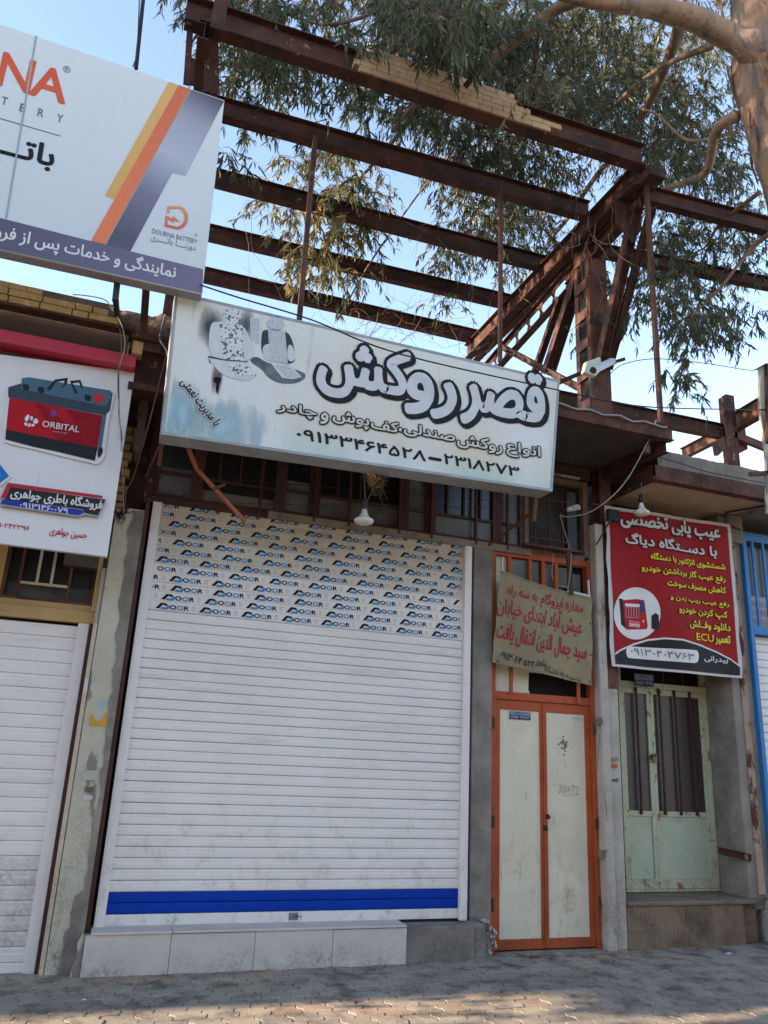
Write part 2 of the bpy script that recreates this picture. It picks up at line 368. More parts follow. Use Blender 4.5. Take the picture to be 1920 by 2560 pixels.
def paver_mb(mb, ox, oy, h, m=0, tilt=0):
    n = len(pp0); V0 = [(ox + x, oy + y, -.003) for x, y in pp0]
    c = (ox + cx_, oy + cy_)
    V1 = [(ox + x, oy + y, h - .004) for x, y in pp0]
    V2 = [(c[0] + (ox + x - c[0]) * .965, c[1] + (oy + y - c[1]) * .93, h + tilt * (x - cx_)) for x, y in pp0]
    mb.add(V0 + V1 + V2, [(i, (i + 1) % n, (i + 1) % n + n, i + n) for i in range(n)] + [(i + n, (i + 1) % n + n, (i + 1) % n + 2 * n, i + 2 * n) for i in range(n)] + [tuple(range(2 * n, 3 * n))], m)
protos = []
for mi, mt in enumerate(PAVM):
    b = MB(); paver_mb(b, -cx_, -cy_, .006); me = b.mesh(mt); me.name = 'paver'; protos.append(me)
cells = []
for r in range(0, 62):
    y = 1.42 + r * PW
    if y > 6.75: break
    for c in range(-30, 60):
        x = c * PL + (PL / 2 if r % 2 else 0)
        cells.append((x, y))
def vis(x, y):
    d = RW.T @ np.array([x, y, -CAM_H]);
    if d[2] > -.1: return None
    px, py = 960 + F * d[0] / -d[2], 1280 - F * d[1] / -d[2]
    return -30 < px < 1950 and py < 2600
cells_v = [c for c in cells if c[1] > 4.2 and vis(*c)]
cells_v.sort(key=lambda c: c[0] ** 2 + c[1] ** 2)
near = set(cells_v[:300]); rest = MB()
def pick(x, y):
    v = math.sin(x * 1.7 + y * 3.1) + math.sin(y * 7.3) * .8 + random.uniform(-1., 1.)
    return 2 if v > 1.6 else (3 if v > .8 else (0 if v > -.5 else 1))
for x, y in cells:
    k = pick(x, y)
    if (x, y) in near:
        o = link('paver', protos[k], pav, (x + cx_, y + cy_, random.uniform(-.003, .003)))
        o.rotation_euler = (random.uniform(-.010, .010), random.uniform(-.009, .009), random.uniform(-.012, .012))
    elif -7 < x < 9:
        paver_mb(rest, x, y, .006 + random.uniform(-.001, .001), k)
tag(rest.build('paving_field', PAVM, pav, fixn=False), kind='stuff')

# ================================================================== roller shutters
def slat_mesh(x0, x1, pitch, mat, seam=True):
    pr_ = [(.006, 0), (-.002, .0005), (-.0075, .006), (-.0095, pitch * .3), (-.0095, pitch * .52), (-.0068, pitch * .58), (-.0068, pitch * .84), (-.003, pitch - .0035), (.006, pitch - .0015)]
    n = len(pr_)
    b = MB().add([(x0, y, z) for y, z in pr_] + [(x1, y, z) for y, z in pr_],
                 [tuple(range(n))[::-1], tuple(range(n, 2 * n))] + [(i, (i + 1) % n, (i + 1) % n + n, i + n) for i in range(n)])
    me = b.mesh(mat); me.name = 'slat'
    bm = bmesh.new(); bm.from_mesh(me); bmesh.ops.recalc_face_normals(bm, faces=bm.faces); bm.to_mesh(me); bm.free(); return me
SY = 6.62
sh = thing('roller_shutter', 'white main roller shutter with repeated door maker print on top and one blue band below', 'shutter', (1.7, SY, .27))
OR = ORG[sh]
P1 = .0781; z = .512
m_white = slat_mesh(-1.41, 1.43, P1, WHITE); m_pr = slat_mesh(-1.41, 1.43, .082, WHITE); m_prb = slat_mesh(-1.41, 1.43, .082, WHITEP); m_prc = slat_mesh(-1.41, 1.43, .082, WHITEC); m_blue = slat_mesh(-1.41, 1.43, .0745, BLUE)
for i in range(2): link('slat', m_blue, sh, (0, 0, .363 + i * .0745 - OR.z))['label'] = 'plain blue slat'
while z < 2.6:
    o = link('slat', m_white, sh, (0, random.uniform(-.0016, .0016), z - OR.z)); z += P1
PRB = flat('print_black', (.02, .02, .025)); PRC = flat('print_blue', (.06, .26, .52)); PRG = flat('print_grey', (.42, .41, .40))
OOR = text_mesh('OOR', .03, 2)
def logo(b, x, zc, s):
    h = .040 * s
    # slanted A stroke, tail and swoosh
    b.add([(x - .004, 0, zc - h / 2 - .002), (x + .026, 0, zc - h / 2 - .002), (x + .056, 0, zc + h / 2 - .006), (x + .07, 0, zc + h / 2 - .006), (x + .069, 0, zc + h / 2 + .007), (x + .036, 0, zc + h / 2 + .007)], [tuple(range(6))], 0)
    b.add([(x + .069, 0, zc + h / 2 + .007), (x + .084, 0, zc + h / 2 + .003), (x + .098, 0, zc + .005), (x + .082, 0, zc + .003), (x + .070, 0, zc + .009), (x + .058, 0, zc + .001), (x + .060, 0, zc + h / 2 - .010)], [tuple(range(7))], 0)
    sw = [(.030, -.5), (.048, -.18), (.075, -.22), (.086, -.02), (.083, .2), (.098, .36), (.109, .1), (.108, -.35), (.093, -.66), (.05, -.66)]
    b.add([(x + u, -.0004, zc + v * h) for u, v in sw], [tuple(range(len(sw)))], 1)
    vs_, fs = OOR; a = np.array(vs_); w_ = .155; x0, x1, y0, y1 = a[:, 0].min(), a[:, 0].max(), a[:, 1].min(), a[:, 1].max()
    mid = (x1 - x0) / 3
    vv = [(x + .11 + (u - x0) / (x1 - x0) * w_, 0, zc - .018 * s + (v - y0) / (y1 - y0) * .034 * s) for u, v, _ in vs_]
    for j, (ox, oz) in enumerate(((0, 0), (.0025, 0), (-.0025, 0), (0, .002), (0, -.002))):
        n = len(b.v); b.v += [(x_ + ox, -.0001 * j, z_ + oz) for x_, y_, z_ in vv]
        for f in fs:
            c_ = sum(vs_[i][0] for i in f) / len(f) - x0
            b.f.append(tuple(i + n for i in f)); b.m.append(1 if (.345 < c_ / (x1 - x0) < .69) else 0)
    b.add([(x + .12, 0, zc - .023 * s), (x + .235, 0, zc - .023 * s), (x + .235, 0, zc - .0205 * s), (x + .12, 0, zc - .0205 * s)], [(0, 1, 2, 3)], 1)
    for j in range(5):
        zz = zc + .018 - j * .009; b.add([(x + .288, 0, zz), (x + .318, 0, zz), (x + .318, 0, zz + .003), (x + .288, 0, zz + .003)], [(0, 1, 2, 3)], 2)
_b = MB(); logo(_b, 0, 0, 1); logo_me = _b.mesh([PRB, PRC, PRG]); logo_me.name = 'lettering'
ROWX = [.351, .386, .447, .428, .563, .305, .49, .414, .527, .362, .492]
pitchx = .352
for i in range(12):
    zz = 2.6 + .0 + i * .082
    z_ = z + i * .0785
    if z_ > 3.52: break
    sl = link('slat', m_prb if i > 7 else (m_prc if i > 4 else m_pr), sh, (0, random.uniform(-.0016, .0016), z_ - OR.z))
    x = ROWX[i % 11] + (.17 if i > 10 else 0) - pitchx * 2
    while x < 3.2:
        if .30 < x < 3.10 - .33: link('lettering', logo_me, sl, (x - 1.7, -.0108, .0375))
        elif -.05 < x <= .30 or 2.77 <= x < 3.05:
            bb = MB(); logo(bb, 0, 0, 1); q_ = MB()
            q_.v = bb.v   # keep only the faces inside the rails
            for f, m_ in zip(bb.f, bb.m):
                xs = [bb.v[v_][0] + x for v_ in f]
                if min(xs) > .30 and max(xs) < 3.115: q_.f.append(f); q_.m.append(m_)
            if q_.f: link('lettering', q_.mesh([PRB, PRC, PRG]), sl, (x - 1.7, -.0108, .0375))
        x += pitchx
MB().box(.29, 3.13, SY - .012, SY + .01, .285, .360).build('bottom_bar', WHITE, sh, bevel=.002)
MB().box(.29, 3.13, SY - .004, SY + .02, .268, .285).build('bottom_seal', WIREB, sh)
for x0, x1 in ((.215, .288), (3.132, 3.20)):
    MB().box(x0, x1, SY - .045, SY + .03, .272, 3.53).box(x0 + .018, x0 + .022, SY - .047, SY - .04, .272, 3.53).build('guide_rail', WHITE, sh, bevel=.003)
tag(MB().box(1.665, 1.74, SY - .0145, SY - .0125, .298, .352).build('sticker', flat('grey_sticker', (.2, .19, .19)), sh), label='small grey maker plate on the bottom bar')
put_text(sh, 'یو عمدی', (734, 2291), (754, 2291), (745, 2287), (745, 2295), SY - .0145, BLACKP, 1)

# left neighbour shutter
ls = thing('roller_shutter', 'left white roller shutter with wide slats, dirty and scuffed near the ground', 'shutter', (-.7, SY, 0))
m_l = slat_mesh(-1.1, .485, .1, WHITE); m_ld = slat_mesh(-1.1, .485, .1, WHITEOLD)
for i in range(25):
    link('slat', m_ld if 1 < i < 8 else m_l, ls, (0, random.uniform(-.001, .001), -.03 + i * .0985))
MB().box(-.218, -.135, SY - .04, SY + .02, 0, 2.47).build('guide_rail', WHITE, ls, bevel=.003)

# ================================================================== main shop building
mb_ = thing('shop_building', 'middle shop building with grey cement pillars, dark glazed band and tiled plinth', 'building', (1.7, 6.7, 0))
# dark wall body behind everything
MB().box(-.16, 4.66, 6.9, 7.0, 0, 4.6).build('wall', CEMDARK, mb_)
# left pillar (peeling plaster)
lp = MB()
zs = [0, .3, .8, 1.4, 2.0, 2.6, 3.0, 3.42]
MB().box(-.07, .155, 6.5, 6.9, 0, 3.42).build('pillar', CREAMP, mb_, 'peeling cream pillar between the two shutters', bevel=.008)
MB().box(.1555, .19, 6.53, 6.9, 0, 3.5).build('steel_channel', DBROWN, mb_)
# irregular exposed cement strip on the pillar's right part
pts = [(.155, 0)]; zz = 0
edge = []
while zz < 3.4:
    edge.append((.085 + .03 * math.sin(zz * 1.4) + .008 * math.sin(zz * 23) + random.uniform(-.012, .012) - (.05 if zz < .5 else 0), zz)); zz += .05
MB().prism([(.156, 0)] + edge + [(.156, 3.41)], 6.494, 6.502).build('exposed_cement', CEMENT, mb_, 'bare grey cement where the cream paint has peeled')
# plaster seam and posts left of the pillar
MB().box(-.105, -.073, 6.52, 6.85, 0, 2.9).build('cement_strip', WHITEWASH, mb_, bevel=.004)
# right pillar
MB().box(3.203, 3.235, 6.63, 6.9, .3, 3.52).build('steel_channel', DBROWN, mb_)
MB().box(3.2355, 3.438, 6.6, 6.9, 0, 3.53).build('pillar', CEMENT, mb_, 'bare cement pillar between shutter and orange door', bevel=.006)
MB().box(3.15, 3.32, 6.45, 6.599, 0, .27).box(3.321, 3.40, 6.5, 6.5995, 0, .2).build('cement_footing', CEMENT, mb_, bevel=.02)
# cream concrete post and rusty steel column right of the orange door
MB().box(4.565, 4.66, 6.52, 6.9, 0, 3.95).build('pillar', WHITEWASH, mb_, 'cracked whitewashed post right of the orange door', bevel=.012)
MB().box(4.6605, 4.80, 6.56, 6.9, 0, 2.3).build('pillar', WHITEWASH, mb_, 'smooth lower whitewashed post', bevel=.02)
MB().ibeam((4.73, 6.62, 2.3), (4.73, 6.62, 4.6), .14, .14, .01, .012, up=(0, 1, 0)).build('steel_column', RUST2, mb_)
MB().box(4.663, 4.78, 6.555, 6.559, 2.3, 3.6).build('rust_strip', RUST2, mb_)
# plinth and stone tiles
MB().box(.13, 3.2, 6.43, 6.9, 0, .262).build('plinth', CEMENT, mb_, bevel=.008)
edges = [.165, .757, 1.372, 1.979, 2.592]
for i in range(4):
    a, b_ = edges[i] + .002, edges[i + 1] - .002
    MB().box(a, b_, 6.41 + random.uniform(-.002, .002), 6.431, 0, .268 - (.004 if i % 2 else 0)).build('tile', TILE, mb_, bevel=.0015)
for a, b_ in ((.2, .757), (.761, 1.75), (1.754, 2.585)):
    MB().box(a, b_, 6.395, 6.64, .270, .286).build('sill_tile', TILE, mb_, bevel=.003)
MB().prism([(.10, 0), (.165, 0), (.165, .26), (.145, .28), (.12, .22), (.125, .12), (.105, .06)], 6.42, 6.5).build('plaster_patch', CREAMP, mb_)
# broken white plaster flakes at plinth's right end
fl = MB()
for i in range(26):
    x = random.uniform(3.33, 3.43); zz = random.uniform(.02, .27); s = random.uniform(.006, .02)
    fl.prism([(x, zz), (x + s * .5, zz - s * .4), (x + s * .9, zz + s * .6), (x + s * .2, zz + s * 1.6)], 6.49 - random.uniform(0, .006), 6.6)
tag(fl.build('plaster_flakes', M('broken_plaster', (.5, .48, .44), (.38, .36, .33), 12, .9, .3), mb_), kind='stuff')

# lintel under the glazed band
MB().box(.19, 1.2, 6.60, 6.70, 3.53, 3.585).build('lintel', DBROWN, mb_, bevel=.003)
OLDW = M('dirty_cream_steel', (.24, .20, .15), (.16, .13, .1), 4, .7, .2, 30, stains=(((.09, .05, .035), 6, .6, .7),))
MB().box(1.2005, 3.86, 6.595, 6.70, 3.53, 3.60).build('lintel', OLDW, mb_, 'dirty cream steel lintel under frosted panes', bevel=.003)
# glazed band: windows
def band_window(x0, x1, z0, z1, lower, nb, lab=None, paneu=GLASSD, framem=DBROWN):
    f = MB().box(x0, x0 + .05, 6.63, 6.69, z0, z1).box(x1 - .05, x1, 6.63, 6.69, z0, z1).box(x0 + .05, x1 - .05, 6.63, 6.69, z1 - .04, z1).box(x0 + .05, x1 - .05, 6.63, 6.69, z0, z0 + .03)
    fr = f.build('window', framem, mb_, lab, bevel=.002)
    MB().box(x0 + .051, x1 - .051, 6.672, 6.676, z0 + .031, z1 - .041).build('pane', paneu, fr)
    if lower: MB().box(x0 + .051, x1 - .051, 6.664, 6.668, z0 + .031, z0 + .031 + lower).build('pane', FROST, fr, 'frosted lower pane')
    for i in range(nb):
        xx = x0 + (x1 - x0) * (i + 1) / (nb + 1)
        MB().box(xx - .009, xx + .009, 6.645, 6.663, z0 + .24, z1 - .05).build('bar', framem, fr)
    MB().box(x0 + .05, x1 - .05, 6.64, 6.6635, z0 + .215, z0 + .24).build('rail', framem, fr)
    return fr
band_window(.19, .56, 3.60, 4.55, .25, 0, 'narrow window with dusty frosted pane')
band_window(.562, 1.3, 3.59, 4.55, .1, 3)
band_window(1.302, 1.62, 3.605, 4.55, .3, 0)
band_window(1.622, 2.5, 3.605, 4.55, .2, 3)
band_window(2.502, 2.78, 3.605, 4.55, .55, 0)
band_window(2.782, 3.5, 3.605, 4.55, .2, 3)
band_window(3.502, 3.80, 3.605, 4.55, .9, 0)
for xx in (1.12, 1.62, 1.95, 2.45, 2.78, 3.25, 3.6):
    MB().box(xx - .011, xx + .011, 6.59, 6.625, 3.56, 4.4).build('mullion', DBROWN, mb_)
# right window above the orange door
BR2 = M('weathered_brown_frame', (.13, .075, .05), (.2, .13, .09), 5, .8, .2, 30, stains=(((.3, .15, .07), 8, .6, .66),))
fr = MB().box(3.802, 3.85, 6.62, 6.69, 3.60, 4.42).box(4.50, 4.56, 6.62, 6.69, 3.60, 4.42).box(3.85, 4.5, 6.62, 6.69, 4.36, 4.42).box(3.85, 4.5, 6.62, 6.69, 3.56, 3.61).build('window', BR2, mb_, 'brown framed open window above the orange door', bevel=.003)
MB().box(3.851, 4.499, 6.8, 6.805, 3.611, 4.359).build('pane', BLACK, fr)  # black sheet paints the dark room behind the open window, no glass
MB().box(4.33, 4.44, 6.66, 6.68, 3.62, 4.30).build('blind', M('grey_blue_panel', (.07, .09, .09), (.05, .06, .06), 5, .7, .1), fr)
for xx in (3.93, 4.09, 4.25): MB().box(xx - .008, xx + .008, 6.625, 6.64, 3.62, 4.30).build('bar', DBROWN, fr)
for zz in (4.15, 3.72): MB().box(3.85, 4.30, 6.618, 6.632, zz, zz + .018).build('rail', DBROWN, fr)
MB().box(3.75, 4.38, 6.50, 6.60, 3.605, 3.63).build('shelf_bracket', RUST2, mb_, bevel=.003)
# wall beam and dark header
MB().box(-.1, 4.6, 6.62, 6.72, 4.44, 4.58).build('header_beam', M('dark_red_beam', (.06, .025, .02), (.09, .04, .03), 4, .8, .2), mb_, bevel=.004)
MB().box(3.6, 4.45, 6.58, 6.62, 4.43, 4.448).build('plaster_line', CREAMP, mb_)
# canopy slab
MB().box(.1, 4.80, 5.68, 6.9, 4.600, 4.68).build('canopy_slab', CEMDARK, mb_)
MB().box(.15, 4.86, 5.63, 5.638, 4.59, 4.70).box(.15, 4.86, 5.6385, 5.68, 4.692, 4.70).box(.15, 4.86, 5.60, 5.68, 4.582, 4.5895).build('canopy_edge_channel', RUST2, mb_, bevel=.002)
MB().ibeam((4.80, 5.66, 4.53), (4.70, 6.85, 4.53), .12, .07).build('canopy_bracket', RUST, mb_)
sheetm = M('roofing_sheet', (.36, .36, .35), (.25, .25, .245), 5, .7, .3, 20, stains=(((.12, .1, .09), 6, .6, .7),))
b = MB(); N_ = 24
for i in range(N_ + 1):
    x = 3.2 + i * (4.78 - 3.2) / N_; dz = .012 * math.sin(i * 1.3) + random.uniform(-.004, .004)
    b.v += [(x, 5.60 + random.uniform(-.01, .01), 4.712 + dz), (x, 6.3, 4.77 + dz * .3)]
for i in range(N_): b.f.append((2 * i, 2 * i + 2, 2 * i + 3, 2 * i + 1)); b.m.append(0)
o = b.build('roofing_sheet', sheetm, mb_); s_ = o.modifiers.new('s', 'SOLIDIFY'); s_.thickness = .012
# dark recess left of the main sign: steel column, plates and toothed bricks
MB().box(-.02, .13, 6.60, 6.66, 3.42, 4.55).box(.131, .19, 6.56, 6.62, 3.5, 4.5).build('steel_plate', RUST, mb_)
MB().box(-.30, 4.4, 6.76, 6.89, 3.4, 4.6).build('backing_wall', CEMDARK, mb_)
pv = MB()
for i in range(7): pv.prism([(-.02 + .012 * math.sin(i * 2), 4.55 - i * .1), (.06 + .02 * math.sin(i * 3.1), 4.55 - i * .1), (.05 + .02 * math.sin(i * 3.1 + 3), 4.45 - i * .1), (-.0 + .012 * math.sin(i * 2 + 2), 4.45 - i * .1)], 6.3, 6.6)
pv.build('loose_masonry', MUD, mb_)

# ================================================================== left building
lb = thing('shop_building', 'left shop building topped with broken yellow brick parapet and mud', 'building', (-1.5, 6.7, 0))
MB().box(-4.5, -.16, 6.9, 7.0, 0, 4.6).build('wall', CEMDARK, lb)
MB().box(-4.5, -.17, 5.9, 6.9, 4.645, 4.66).build('soffit', M('grey_soffit', (.34, .29, .25), (.28, .24, .20), 3, .9, .1), lb)
MB().box(-.169, -.155, 6.0, 6.9, 4.4, 4.66).build('soffit_trim', CREAMP, lb)
MB().box(-4.5, -.137, 5.8, 6.0, 4.662, 4.68).box(-.15, .12, 5.83, 5.87, 4.62, 4.68).build('steel_angle', RUST, lb)
lin = MB().box(-4.5, -.075, SY - .05, SY + .03, 2.455, 2.55).build('lintel', OCHRE, lb, bevel=.004)
MB().box(-.134, -.107, 6.56, 6.6, 0, 2.45).build('dark_gap_channel', DBROWN, lb)
MB().box(-.106, -.0745, 6.50, 6.519, 0, 2.455).build('post', CREAMPOST, lb, 'cream painted door post', bevel=.003)
wf = MB().box(-.92, -.82, 6.6, 6.66, 2.5505, 3.5).box(-.14, -.105, 6.55, 6.66, 2.5505, 3.5).box(-.82, -.14, 6.6, 6.66, 2.5505, 2.60).build('window', OCHRE, lb, 'ochre framed barred window under the battery sign', bevel=.003)
MB().box(-.8205, -.795, 6.60, 6.65, 2.601, 3.5).box(-.165, -.1405, 6.60, 6.65, 2.601, 3.5).box(-.795, -.165, 6.60, 6.65, 2.601, 2.62).build('frame', RUST2, wf)
MB().box(-.8, -.16, 6.70, 6.705, 2.60, 3.5).build('pane', GLASSD, wf)
MB().box(-.795, -.165, 6.69, 6.694, 2.62, 2.74).build('pane', M('dusty_glass', (.09, .095, .09), (.05, .05, .05), 4, .3, 0, stains=(((.5, .5, .5), 9, .66, .7),)), wf, 'dusty lower pane')
for xx, mt, z0 in ((-.70, RUST2, 2.62), (-.575, CREAMPOST, 2.745), (-.47, CREAMPOST, 2.745), (-.335, RUST2, 2.62)):
    MB().box(xx - .01, xx + .01, 6.62, 6.64, z0, 3.5).build('bar', mt, wf)
MB().box(-.69, -.345, 6.615, 6.635, 2.725, 2.745).build('rail', CREAMPOST, wf)
# brick parapet
bm_cache = {}
def brick_obj(parent, x0, x1, y0, z0, h=.052, d=.1, mat=BRICK, rz=0):
    key = (round(x1 - x0, 2), h, d, mat.name)
    if key not in bm_cache:
        L_ = x1 - x0; b = MB().box(0, L_, 0, d, 0, h); me = b.mesh(mat); bmq = bmesh.new(); bmq.from_mesh(me)
        bmesh.ops.bevel(bmq, geom=bmq.edges[:], offset=.004, segments=1, affect='EDGES'); bmq.to_mesh(me); bmq.free(); me.name = 'brick'; bm_cache[key] = me
    o = link('brick', bm_cache[key], parent, Vector((x0, y0, z0)) - ORG[parent]); o.rotation_euler[2] = rz; return o
par = [(4.682, [-1.16, -1.0, -.84, -.76, -.60, -.485, -.26], 5.80), (4.742, [-1.3, -1.14, -1.07, -.83, -.70, -.45, -.33], 5.81), (4.802, [-1.4, -1.2, -.97, -.84], 5.83)]
def bricks_row(parent, xs, y, z0, h=.052, d=.1):
    for a, c in zip(xs[:-1], xs[1:]): brick_obj(parent, a + .004, c - .004, y + random.uniform(-.004, .004), z0 + random.uniform(-.001, .001), h, d, rz=random.uniform(-.012, .012))
rows = [(4.684, [-1.62, -1.4, -1.17, -1.05, -.83, -.60, -.48, -.26]), (4.744, [-1.62, -1.5, -1.28, -1.06, -.82, -.58, -.46, -.34]), (4.804, [-1.62, -1.4, -1.16, -.945, -.83]), (4.864, [-1.6, -1.45, -1.22])]
for i, (z0, xs) in enumerate(rows): bricks_row(lb, xs, 5.80 + .006 * i, z0)
MB().box(-1.62, -.32, 5.83, 5.9, 4.682, 4.86).build('mortar', MORTAR, lb)
b = MB(); n = 60
def mudz(x): return 4.93 + .035 * math.sin(x * 5.2) + .02 * math.sin(x * 13) + .012 * math.sin(x * 31) + (.04 if x > -.1 else 0) - max(0, (x - .12)) * .8
ny = 7
for i in range(n + 1):
    x = -1.9 + i * (2.3) / n
    for j in range(ny):
        t = j / (ny - 1)
        y = 5.91 + [0, -.03, .0, .06, .16, .4, .9][j] + random.uniform(-.012, .012); zz = [4.684, 4.76, 4.84, 4.91, mudz(x), mudz(x) + .02, mudz(x)][j] + random.uniform(-.008, .008)
        b.v.append((x, y, min(zz, mudz(x) + .02)))
for i in range(n):
    for j in range(ny - 1): a = i * ny + j; b.f.append((a, a + ny, a + ny + 1, a + 1)); b.m.append(0)
b.build('mud_roof_edge', MUD, lb, smooth=False)
# toothed brick edge beside the battery sign
for i in range(11):
    brick_obj(lb, -.12 + (.025 if i % 2 else 0), -.035 + (.025 if i % 2 else 0), 6.5, 3.32 + i * .075, .06, .1)
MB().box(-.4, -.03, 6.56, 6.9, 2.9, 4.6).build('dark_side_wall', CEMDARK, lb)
MB().box(-.155, .16, 6.02, 6.9, 4.30, 4.62).box(-.12, .2, 5.96, 6.01, 4.25, 4.30).build('steel_plate', RUST, lb)
MB().box(-.13, -.05, 5.86, 5.98, 4.50, 4.61).build('loose_masonry', BRICK, lb, 'brick corner hanging at the end of the soffit', bevel=.006)

# ================================================================== orange door
YD = 6.67
od = thing('double_door', 'narrow double door with cream panels and orange frame left of the whitewashed post', 'door', (4.0, YD, 0))
MB().box(3.44, 3.485, YD - .05, YD + .05, 0, 3.57).box(4.52, 4.563, YD - .05, YD + .05, 0, 3.57).box(3.485, 4.52, YD - .045, YD + .045, 3.50, 3.56).box(3.485, 4.52, YD - .04, YD + .04, 2.12, 2.19).build('frame', ORANGE, od, bevel=.003)
for x0, x1, pl, pr2 in ((3.487, 4.003, .06, .035), (4.005, 4.518, .035, .055)):
    lf = MB().box(x0, x0 + pl, YD - .02, YD + .02, .02, 2.118).box(x1 - pr2, x1, YD - .02, YD + .02, .02, 2.118).box(x0 + pl, x1 - pr2, YD - .02, YD + .02, .02, .10).box(x0 + pl, x1 - pr2, YD - .02, YD + .02, 2.03, 2.118).build('door_leaf', ORANGE, od, bevel=.003)
    MB().box(x0 + pl + .0005, x1 - pr2 - .0005, YD - .008, YD + .012, .1005, 2.0295).build('panel', DOORW, lf)
MB().box(3.998, 4.010, YD - .032, YD - .0205, .03, 2.11).build('centre_strip', ORANGE, od, bevel=.002)
for xx in (3.466, 4.54):
    for zz in (.33, 1.0, 1.85):
        MB().lathe([(0, 0), (.011, 0), (.011, .10), (0, .10)], (xx, YD - .058, zz), n=10).build('hinge', RUST2, od)
MB().lathe([(0, 0), (.02, 0), (.02, .02), (.008, .03), (0, .03)], (4.035, YD - .02, 1.10), (0, -1, 0)).build('knob', RUST, od, smooth=True)
MB().box(3.985, 4.02, YD - .046, YD - .0325, .98, 1.03).lathe([(0, 0), (.012, 0), (.012, .02), (0, .02)], (4.003, YD - .047, 1.0), (0, -1, 0)).build('latch', RUST, od)
b = MB(); c_ = at(1410, 1857, Y=YD - .009)
for i in range(46):
    t = random.uniform(0, 6.28); r_ = abs(random.gauss(0, .035)); x = c_.x + r_ * math.cos(t) * 1.2; zz = c_.z + r_ * math.sin(t) * 1.1 - (random.random() ** 5) * .22; s = random.uniform(.003, .011)
    b.add([(x + s * math.cos(q) * random.uniform(.6, 1.2), YD - .0085 - .00003 * i, zz + s * math.sin(q) * random.uniform(.7, 1.4)) for q in [k * 1.05 for k in range(6)]], [tuple(range(6))])
tag(b.build('rust_spots', M('rust_spot', (.09, .04, .02), (.3, .17, .06), 30, .9, .2), od, fixn=False), kind='stuff')
PENC = flat('pencil_grey', (.40, .37, .31), .8)
put_text(od, '۲۰۲۸۸', d7(598, 212), d7(660, 212), d7(630, 203), d7(630, 226), YD - .0085, PENC, 1, 0)
put_text(od, '30×72', d7(515, 590), d7(625, 600), d7(560, 572), d7(560, 620), YD - .0085, PENC, 1, 0, rot=True)
MB().bar(at(*d7(545, 632), Y=YD - .0095), at(*d7(628, 626), Y=YD - .0095), .001, .004).build('pencil_line', PENC, od)
# knocked-out holes, a crack and an orange brick stub on the whitewashed posts
HOLE = M('broken_plaster_hole', (.12, .09, .07), (.2, .15, .11), 20, 1, .6)
def chip(pts, Y, mat=HOLE, nm='plaster_hole'):
    P = [at(*d7(*p), Y=Y) for p in pts]; MB().prism([(p.x, p.z) for p in P], Y - .002, Y + .02).build(nm, mat, mb_)
chip([(733, 935), (760, 930), (788, 925), (770, 950), (765, 965), (748, 985), (738, 970)], 6.518)
chip([(715, 195), (735, 210), (752, 205), (760, 235), (745, 250), (728, 240), (718, 250)], 6.518)
chip([(790, 545), (845, 535), (838, 560), (812, 552), (800, 565)], 6.558)
chip([(780, 430), (840, 418), (848, 440), (800, 450)], 6.558, CEMENT)
chip([(792, 460), (835, 458), (838, 480), (794, 478)], 6.552, M('orange_brick_stub', (.42, .14, .05), (.3, .09, .04), 9, .9, .2), 'brick_stub')
for x0, y0 in ((738, 300), (732, 700), (745, 1150), (790, 1000), (800, 1250), (770, 600)):
    P = [(x0, y0)]
    for j in range(7): P.append((P[-1][0] + random.uniform(-5, 6), P[-1][1] + random.uniform(18, 32)))
    MB().tube([at(*d7(*p), Y=6.5195 if x0 < 775 else 6.5595) for p in P], .0022, 4).build('crack', BLACK, mb_)
# transom over the doors
MB().box(3.4855, 4.5195, YD + .03, YD + .035, 2.191, 3.499).build('dark_opening', BLACK, od)
MB().box(3.486, 3.66, YD + .01, YD + .02, 2.191, 3.499).build('board', DOORW, od, 'cream board left side of the transom')
MB().prism([(3.66, 2.191), (3.885, 2.191), (3.865, 2.23), (3.872, 2.36), (3.875, 2.55), (3.90, 2.66), (4.5, 2.66), (4.5, 2.9), (3.66, 2.9)], YD + .012, YD + .02).build('torn_board', DOORW, od)
for x0, x1 in ((3.665, 3.86), (3.89, 3.99), (4.05, 4.15)):
    MB().box(x0, x1, YD - .0, YD + .006, 2.95, 3.495).build('pane', FROST, od, 'grey frosted transom pane')
for xx in (3.64, 3.872, 4.02, 4.17): MB().box(xx - .018, xx + .018, YD - .04, YD - .002, 2.7, 3.499).build('bar', ORANGE, od, bevel=.002)
for x0, x1, z0, z1 in ((4.20, 4.32, 3.3, 3.47), (4.20, 4.27, 3.0, 3.25), (4.36, 4.47, 2.95, 3.42)):
    MB().box(x0, x1, YD + .0, YD + .006, z0, z1).build('pane', FROST, od)
MB().box(4.19, 4.35, YD - .02, YD - .001, 3.26, 3.29).box(4.33, 4.355, YD - .02, YD - .001, 2.8, 3.2595).box(4.33, 4.355, YD - .02, YD - .001, 3.2905, 3.49).box(4.19, 4.5, YD - .02, YD - .001, 3.4905, 3.4995).build('window_frame', OLDW, od)
MB().box(3.625, 3.66, YD - .065, YD - .046, 2.17, 2.75).build('grille_post', ORANGE, od, bevel=.002)
MB().box(4.36, 4.395, YD - .065, YD - .046, 2.13, 2.6).build('grille_post', ORANGE, od, bevel=.002)
for zz in (2.385, 2.60): MB().box(3.6605, 4.3595, YD - .062, YD - .048, zz, zz + .025).build('grille_rail', DOORW, od, bevel=.002)
